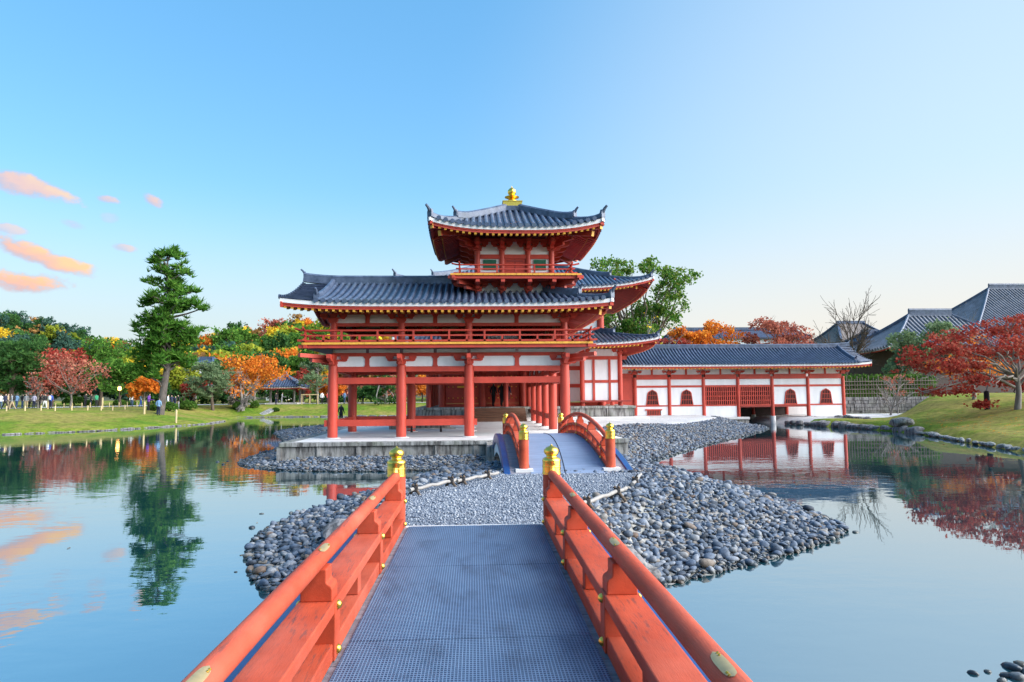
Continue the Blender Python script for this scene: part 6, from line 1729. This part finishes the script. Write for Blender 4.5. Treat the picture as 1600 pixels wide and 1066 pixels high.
# stone retaining wall: single blocks
sw = empty('stone_wall', (36, 62.3, .4)); WORLDP.add(sw.name); tag(sw, 'dry stone retaining wall of squared blocks behind the corridor end', 'wall')
MB().box(31.2, 43, 62.55, 63.1, 0, 1.95).build('wall_core', M['stonewall'], sw)
z = .45; rw = random.Random(3)
for c in range(5):
    hh = rw.uniform(.28, .36); x = 31.2+rw.uniform(-.3, .1)
    while x < 42.5:
        wd = rw.uniform(.45, .95); d = rw.uniform(0, .07)
        MB().box(x, x+wd-.02, 62.28-d, 62.6, z, z+hh-.018).build('stone_block', M['stonewall'], sw, bevel=.03); x += wd
    z += hh
# bamboo lattice fence
bf = empty('bamboo_fence', (37, 63.6, 2)); WORLDP.add(bf.name); tag(bf, 'woven bamboo lattice fence on the bank above the stone wall', 'fence')
for i in range(44):
    x = 32.6+.27*i+rw.uniform(-.03, .03); h_ = 1.75+rw.uniform(-.12, .12)+.25*(i % 2)
    MB().tube([(x, 63.6+.05*(i % 2), 1.9), (x+rw.uniform(-.06, .06), 63.6+.05*(i % 2), 2.0+h_)], .045, 6).build('bamboo_pole', M['fence'], bf)
for zz in (2.35, 2.75, 3.15, 3.5):
    MB().tube([(32.4, 63.53, zz), (44.5, 63.53, zz+.05)], .035, 6).build('bamboo_crossrail', M['fence'], bf)
MB().box(32, 45, 64.4, 64.8, 1.8, 4.0).build('backing_hedge', LF['hedge'], bf)
# hedge top over the fence
rg_ = np.random.default_rng(8); n_ = 2600
C = np.stack([rg_.uniform(32, 45, n_), rg_.uniform(64.0, 64.9, n_), rg_.uniform(3.0, 4.15, n_)+.1*np.sin(rg_.uniform(32, 45, n_)*2)], -1)
V, F = leaf_cards(C, .12, rg_); hg = np_obj('hedge', V, F, LF['hedge']); tag(hg, 'clipped green hedge showing over the bamboo fence', 'hedge')
# edging stones along the shores
def edging(pxs, step, size, up, seed, mats, jit=.12):
    re_ = random.Random(seed); P = [at_z(x, y, 0) for x, y in pxs]; mes = []
    for k in range(6):
        V, F = ico(2, 200+seed+k); me = bpy.data.meshes.new('edging_stone'); V = np.sign(V)*np.abs(V)**.75; me.from_pydata(V.tolist(), [], F.tolist()); me.materials.append(M[mats]); mes.append(me)
    for a, c in zip(P[:-1], P[1:]):
        L_ = (c-a).length; n_ = max(1, int(L_/step)); ang = math.atan2((c-a).y, (c-a).x)
        for i in range(n_):
            q = a.lerp(c, (i+.5)/n_); s = size*re_.uniform(.75, 1.25)
            inst('edging_stone', re_.choice(mes), ground, (q.x+re_.uniform(-jit, jit), q.y+.1+re_.uniform(-jit, jit), up*re_.uniform(.55, 1.1)), (re_.uniform(-.1, .1), re_.uniform(-.1, .1), ang+re_.uniform(-.3, .3)), (step*.56*re_.uniform(.9, 1.15), s*.8, s*.85))
edging([(1228, 663), (1300, 667), (1400, 674), (1440, 679)], .62, .52, .16, 1, 'stonewall')
edging([(1262, 661), (1330, 664), (1405, 669)], .7, .42, .52, 2, 'stonewall')
edging([(1440, 679), (1500, 690), (1600, 707), (1700, 728)], .75, .26, .12, 3, 'cap', .06)
edging([(-60, 684), (0, 680), (150, 674), (250, 668), (320, 663), (352, 658.5)], .62, .17, .04, 4, 'stonewall', .08)
edging([(362, 653.5), (430, 652), (513, 651.5), (620, 650.5)], 1.1, .2, .05, 6, 'stonewall', .08)
q = at_z(1408, 662, .5); rock('rock', (q.x, q.y, .55), (.8, .6, .45), 31, 'large pale boulder at the corner of the mound and the white landing', 'stone')
# pale slab leaning on the far bank
p = ground_px(414, 648); b = MB(); b.box(-.55, .55, -1.4, 1.4, -.1, .12); o = b.build('stone_slab', M['cap'], None, bevel=.03); o.location = (p.x, p.y+.6, p.z+.15); o.rotation_euler = (.28, 0, -.35); tag(o, 'pale stone slab leaning down the far bank to the water', 'slab')

# wooden stakes along the walk
stake = MB().lathe([(.055, -.2), (.055, .42), (.03, .45)], n=8).mesh('path_stake', M['post'], smooth=40)
tall = MB().lathe([(.085, -.2), (.085, 1.15), (.05, 1.2)], n=8).mesh('path_post', M['post'], smooth=40)
for i, px in enumerate([10, 39, 64, 86, 112, 137, 158, 176, 195]):
    p = ground_px(px, 642.5-px*.004); o = inst('path_stake', stake, None, p); tag(o, 'short wooden stake along the water side edge of the gravel walk', 'stake', 'stakes on the pond edge of the walk')
for i, px in enumerate([87, 100, 113, 128, 141, 171, 186, 199, 214]):
    p = at_y(px, 632, 86+i*.3); p.z = h_all(p.x, p.y); o = inst('path_stake', stake, None, p, (0, 0, 0), (1, 1, 1.3)); tag(o, 'short wooden stake along the hedge side edge of the gravel walk', 'stake', 'stakes on the hedge edge of the walk')
for px, D, lab in ((75, 78, 'tall pale wooden post beside the man in the blue jacket'), (160, 76, 'tall pale wooden post midway along the walk'), (226, 68, 'tall pale wooden post just before the leaning pine'), (276, 64, 'pale wooden post among the round shrubs')):
    p = at_y(px, 632, D); p.z = h_all(p.x, D); tag(inst('path_post', tall, None, p), lab, 'post')
# lit path lamp
p = at_y(186, 630, 92); p.z = h_all(p.x, 92); e_ = empty('path_lamp', p); tag(e_, 'lit orange path lamp on a dark pole among the evergreens', 'lamp')
MB().tube([(0, 0, -.2), (0, 0, 2.1)], .05, 8).build('pole', M['darkwood'], e_)
MB().lathe([(.26, 2.62), (.05, 2.8), (.02, 2.84)], n=10).build('hood', M['darkwood'], e_)
gm, gt, gb = newmat('lamp_glow'); gb.inputs['Base Color'].default_value = (.9, .5, .2, 1); gb.inputs['Emission Color'].default_value = (1, .42, .10, 1); gb.inputs['Emission Strength'].default_value = 3.0
MB().lathe([(.10, 2.1), (.2, 2.2), (.21, 2.5), (.12, 2.61)], n=12).build('globe', gm, e_, smooth=50)
# branch prop under the maple
p = ground_px(1543, 641, 25); e_ = empty('branch_prop', p); tag(e_, 'dark wrapped prop post with pale crooked pole under the crimson maple', 'prop')
MB().lathe([(.17, -.2), (.16, .9), (.15, 1.15), (.05, 1.2)], n=12).build('wrapped_post', M['rope'], e_, smooth=40)
MB().tube([(0, 0, 1.1), (.12, 0, 1.5), (.32, .05, 1.9), (.38, .05, 2.5), (.28, 0, 2.75)], [.06, .055, .05, .05, .03], 7).build('pale_pole', M['bamboo'], e_, smooth=50)
# bench rail by the pavilion
p = at_y(484, 626, 98); p.z = h_all(p.x, 98); e_ = empty('timber_frame', p); tag(e_, 'pale wooden frame standing beside the pavilion', 'frame')
for x in (-1.1, 0, 1.1): MB().box(x-.06, x+.06, -.05, .05, -.1, 1.3).build('upright', M['post'], e_)
MB().box(-1.2, 1.2, -.06, .06, 1.301, 1.42).build('crossbar', M['post'], e_)
# low barrier pole lying in the gallery
b_ = empty('bamboo_barrier', (-2.2, 33.2, .82)); tag(b_, 'thin bamboo barrier pole on the platform floor inside the gallery', 'barrier')
MB().tube([(-1.2, 0, .16), (1.3, 0, .17)], .03, 8).build('bamboo_pole', M['bamboo'], b_)
for x in (-.8, .6): MB().lathe([(.06, 0), (.05, .2), (.02, .3)], c=(x, 0, 0), n=8).build('rope_knot', M['rope'], b_)
# small mossy plinth on the platform
pl = MB().box(-4.5, -1.4, 36.6, 39.5, .7, 1.02).build('low_plinth', M['stone'], None, bevel=.02); tag(pl, 'low mossy stone plinth inside the gallery court', 'plinth')

# fallen leaves on the mound
rg_ = np.random.default_rng(12); n_ = 900
fx = rg_.normal(26.5, 4.5, n_); fy = rg_.uniform(27, 46, n_); ok_ = (-poly_sdf(POND, fx, fy) > .5); fx, fy = fx[ok_], fy[ok_]
fz = h_bank(fx, fy)+.02; C = np.stack([fx, fy, fz], -1); V, F = leaf_cards(C, .06, rg_, .8); V = V.reshape(-1, 4, 3); V[:, :, 2] = fz[:, None]+rg_.uniform(0, .03, (len(fz), 4)); V = V.reshape(-1, 3)
tag(np_obj('fallen_leaves', V, F, LF['orange']), 'fallen orange leaves scattered on the grassy mound', 'leaves', kind='stuff')
# ------------------------------------------------------------------ people
def pm(name, c, rough=.8): return plain('cloth_'+name, c, rough, .12, 8)
CL = {'navy': pm('navy', (.012, .018, .05)), 'black': pm('black', (.012, .012, .014)), 'blue': pm('blue', (.03, .09, .42)), 'sky': pm('sky', (.22, .38, .60)), 'grey': pm('grey', (.26, .27, .29)), 'lilac': pm('lilac', (.38, .36, .48)),
      'white': pm('white', (.72, .72, .72)), 'tan': pm('tan', (.42, .31, .20)), 'purple': pm('purple', (.22, .07, .42)), 'green': pm('green', (.03, .30, .14)), 'red': pm('red', (.45, .05, .05)), 'denim': pm('denim', (.05, .09, .18)), 'khaki': pm('khaki', (.20, .17, .11)), 'rose': pm('rose', (.5, .2, .3))}
SKIN = plain('skin', (.55, .34, .24), .6, .08, 6); HAIR = plain('hair', (.012, .010, .009), .5, .2, 10); SHOE = plain('shoe', (.02, .018, .018), .6, .2, 10)
def body(pose):
    """one skinned figure 1.7 m tall facing -y"""
    st, arm, bend = pose
    J = {}; E = []; Rr = {}
    def j(n_, p, r): J[n_] = p; Rr[n_] = r
    f = bend
    j('pel', (0, 0, .92), (.155, .115)); j('wst', (0, -.01-f*.3, 1.06), (.145, .105)); j('chs', (0, -.02-f, 1.26), (.175, .12)); j('nkb', (0, -.01-f*1.4, 1.42), (.09, .08)); j('nck', (0, -.02-f*1.7, 1.48), (.055, .055))
    j('hd1', (0, -.03-f*1.9, 1.56), (.078, .088)); j('hd2', (0, -.03-f*2.0, 1.64), (.075, .09)); j('nose', (0, -.13-f*2.0, 1.58), (.015, .015))
    E += [('pel', 'wst'), ('wst', 'chs'), ('chs', 'nkb'), ('nkb', 'nck'), ('nck', 'hd1'), ('hd1', 'hd2'), ('hd1', 'nose')]
    for s, q in ((-1, 'l'), (1, 'r')):
        k = st*s; a = arm if s > 0 else -arm
        j(q+'hip', (s*.09, 0, .86), (.10, .105)); j(q+'kne', (s*.095, -.02-k*.6, .48+abs(k)*.02), (.068, .07)); j(q+'ank', (s*.10, .02-k*.9+(.10 if k < 0 else 0), .09+(.05 if k < 0 else 0)), (.046, .05)); j(q+'toe', (s*.11, -.13-k*.9+(.10 if k < 0 else 0), .035+(.02 if k < 0 else 0)), (.042, .03))
        j(q+'sho', (s*.19, -.01-f*1.25, 1.37), (.068, .068)); j(q+'elb', (s*.25, .03-f+a*.3, 1.10), (.05, .05)); j(q+'wri', (s*.245, -.06-f*1.2-abs(arm)*1.1+a*.5, .90+abs(arm)*.55), (.034, .034)); j(q+'hnd', (s*.235, -.10-f*1.3-abs(arm)*1.4+a*.5, .83+abs(arm)*.75), (.036, .024))
        E += [('pel', q+'hip'), (q+'hip', q+'kne'), (q+'kne', q+'ank'), (q+'ank', q+'toe'), ('nkb', q+'sho'), (q+'sho', q+'elb'), (q+'elb', q+'wri'), (q+'wri', q+'hnd')]
    names = list(J); ix = {n_: i for i, n_ in enumerate(names)}
    me = bpy.data.meshes.new('person'); me.from_pydata([J[n_] for n_ in names], [(ix[a], ix[b]) for a, b in E], [])
    o = bpy.data.objects.new('person', me); COL.objects.link(o); md = o.modifiers.new('skin', 'SKIN'); md.use_smooth_shade = True
    sv = me.skin_vertices[0].data
    for n_ in names: sv[ix[n_]].radius = Rr[n_]; sv[ix[n_]].use_root = (n_ == 'pel')
    sb = o.modifiers.new('sub', 'SUBSURF'); sb.levels = 1; sb.render_levels = 1
    dg = bpy.context.evaluated_depsgraph_get(); m2 = bpy.data.meshes.new_from_object(o.evaluated_get(dg)); bpy.data.objects.remove(o)
    m2.materials.clear()
    for _ in range(5): m2.materials.append(SKIN)
    for pg in m2.polygons:
        c = pg.center; pg.use_smooth = True
        hx = c.z > 1.49
        if hx: pg.material_index = 3 if (c.z > 1.64 or c.y > -.02-f*2.0+(.0)) else 2      # hair on top and back, face in front
        elif c.z < .10: pg.material_index = 4
        elif c.z > .90 and (abs(c.x) < .205 or c.z > .95): pg.material_index = 0
        elif abs(c.x) > .2 and c.z > .7: pg.material_index = 2
        else: pg.material_index = 1
    return m2
BOD = [body((0.0, .05, 0)), body((.22, .12, .01)), body((.0, .28, .03)), body((.06, .02, .0))]
bagm = MB().lathe([(.05, -.20), (.15, -.17), (.16, .1), (.12, .22), (.03, .25)], n=10).mesh('bag', M['white'], smooth=50)
def person(p, top, legs, var, label, rz, sc=1.0, hair=None, grp=None, bag=None):
    o = bpy.data.objects.new('person', BOD[var]); o.location = p; o.rotation_euler = (0, 0, rz); o.scale = (sc, sc, sc); link(o)
    for i, mm in enumerate((CL[top], CL[legs], SKIN, hair or HAIR, SHOE)): o.material_slots[i].link = 'OBJECT'; o.material_slots[i].material = mm
    tag(o, label, 'person', grp)
    if bag:
        b = inst('backpack', bagm, o, (0, .17, 1.2), (0, 0, 0), (1, .75, 1)); b.material_slots[0].link = 'OBJECT'; b.material_slots[0].material = CL[bag]
    return o
W = 'visitors on the walk'
def pp(px, D, dz=0): p = at_y(px, 630, D); return Vector((p.x, D, h_all(p.x, D)+dz))
PE = [(1, 78, 'white', 'denim', 3, 'person in white jacket and jeans at the end of the walk', .4, None), (8, 76, 'navy', 'black', 1, 'person in navy coat striding along the walk', 1.4, None), (12, 80, 'tan', 'khaki', 3, 'person in tan coat partly behind the navy coat', 2, None),
      (19, 72, 'grey', 'tan', 1, 'walking person with grey sleeves, tan trousers and black backpack', -1.2, 'black'), (26, 84, 'sky', 'denim', 3, 'person in light blue top in the crowd behind the tan trousers', 3, None), (35, 84, 'black', 'denim', 0, 'person in black coat and jeans in the crowd', 2.6, None),
      (41, 83, 'grey', 'tan', 0, 'person with grey jacket, green backpack and tan trousers', .2, 'green'), (46, 86, 'navy', 'black', 3, 'person in navy coat behind the lilac jacket', 2.9, None), (53, 82, 'lilac', 'navy', 0, 'person seen from behind in pale lilac jacket', 3.1, None),
      (62, 84, 'black', 'black', 2, 'person in all black beside the lilac jacket', 2.4, None), (70, 82, 'black', 'white', 1, 'person in black top and white trousers in the crowd', 1.0, None), (79, 78, 'blue', 'navy', 0, 'man in bright blue jacket with white shoulder bag', 3.0, 'white'),
      (133, 92, 'black', 'black', 2, 'person in dark clothes bending by the wide hedge', 1.3, None), (142, 92, 'black', 'navy', 0, 'person in black hooded coat near the hedge', 2.0, None), (151, 92, 'green', 'black', 2, 'person in green jacket near the hedge', -2, None),
      (206, 88, 'white', 'denim', 3, 'person in white top standing by the path lamp', .3, None), (220, 84, 'sky', 'blue', 3, 'person in light blue jacket near the pine trunk', 1.8, None), (232, 72, 'purple', 'black', 2, 'person in dark purple jacket stooping beside the pine', 1.5, None),
      (248, 68, 'sky', 'navy', 0, 'person in denim blue jacket standing at the foot of the pine', 3.0, None), (262, 80, 'white', 'black', 3, 'person in white coat just behind the pine trunk', 2, None), (268, 82, 'navy', 'navy', 0, 'person in navy coat in the group behind the pine', .5, None),
      (273, 80, 'navy', 'denim', 3, 'taller person in navy jacket and jeans behind the pine', 2.4, None), (279, 83, 'black', 'grey', 0, 'person in black jacket and grey trousers behind the pine', -1, None), (298, 92, 'black', 'black', 3, 'person in black near the pale green pine', 1, None), (303, 93, 'white', 'navy', 0, 'person in white jacket near the pale green pine', .3, None),
      (431, 98, 'black', 'navy', 0, 'person in black coat walking before the pavilion', 1.2, None), (440, 98, 'grey', 'grey', 2, 'seated looking person in grey before the pavilion', 1.7, None), (503, 99, 'white', 'black', 0, 'person in white top beside the gallery corner on the far walk', .5, None), (511, 100, 'red', 'black', 1, 'person in red top beside the gallery corner on the far walk', 1.4, None),
      (538, 98, 'sky', 'denim', 3, 'person in light blue jacket seen past the first column', 2.6, None), (544, 99, 'rose', 'black', 0, 'person in pink jacket seen past the first column', 2.0, None), (562, 97, 'purple', 'black', 1, 'person in purple jacket walking seen through the first bay', 1.4, None), (567, 98, 'blue', 'navy', 0, 'person in bright blue jacket seen through the first bay', 2.4, None)]
for i, (px, D, a, c, v, lab, rz, bag) in enumerate(PE):
    person(pp(px, D), a, c, v, lab, rz, .98+.06*((i*37) % 5)/5, grp=W, bag=bag)
p = at_y(533, 630, 59); person(Vector((p.x, 59, h_all(p.x, 59))), 'black', 'black', 0, 'person in long black coat standing beyond the gallery corner column', 2.8, 1.0)
for px, D, lab, a in ((784, 48.9, 'person in dark coat standing at the top of the timber steps', 'black'), (793, 48.6, 'second dark coated person beside the one on the timber steps', 'navy'), (771, 49.2, 'person in black by the studded red doors', 'black')):
    p = at_y(px, 620, D); person(Vector((p.x, D, 1.722)), a, 'black', 3, lab, 2.5, 1.0)
for px, D, lab, a in ((1588, 56, 'person in purple jacket behind the crimson maple trunk', 'purple'), (1600, 57, 'person in navy jacket behind the crimson maple trunk', 'navy')):
    p = at_y(px, 610, D); person(Vector((p.x, D, h_all(p.x, D))), a, 'black', 3, lab, .6, 1.0)
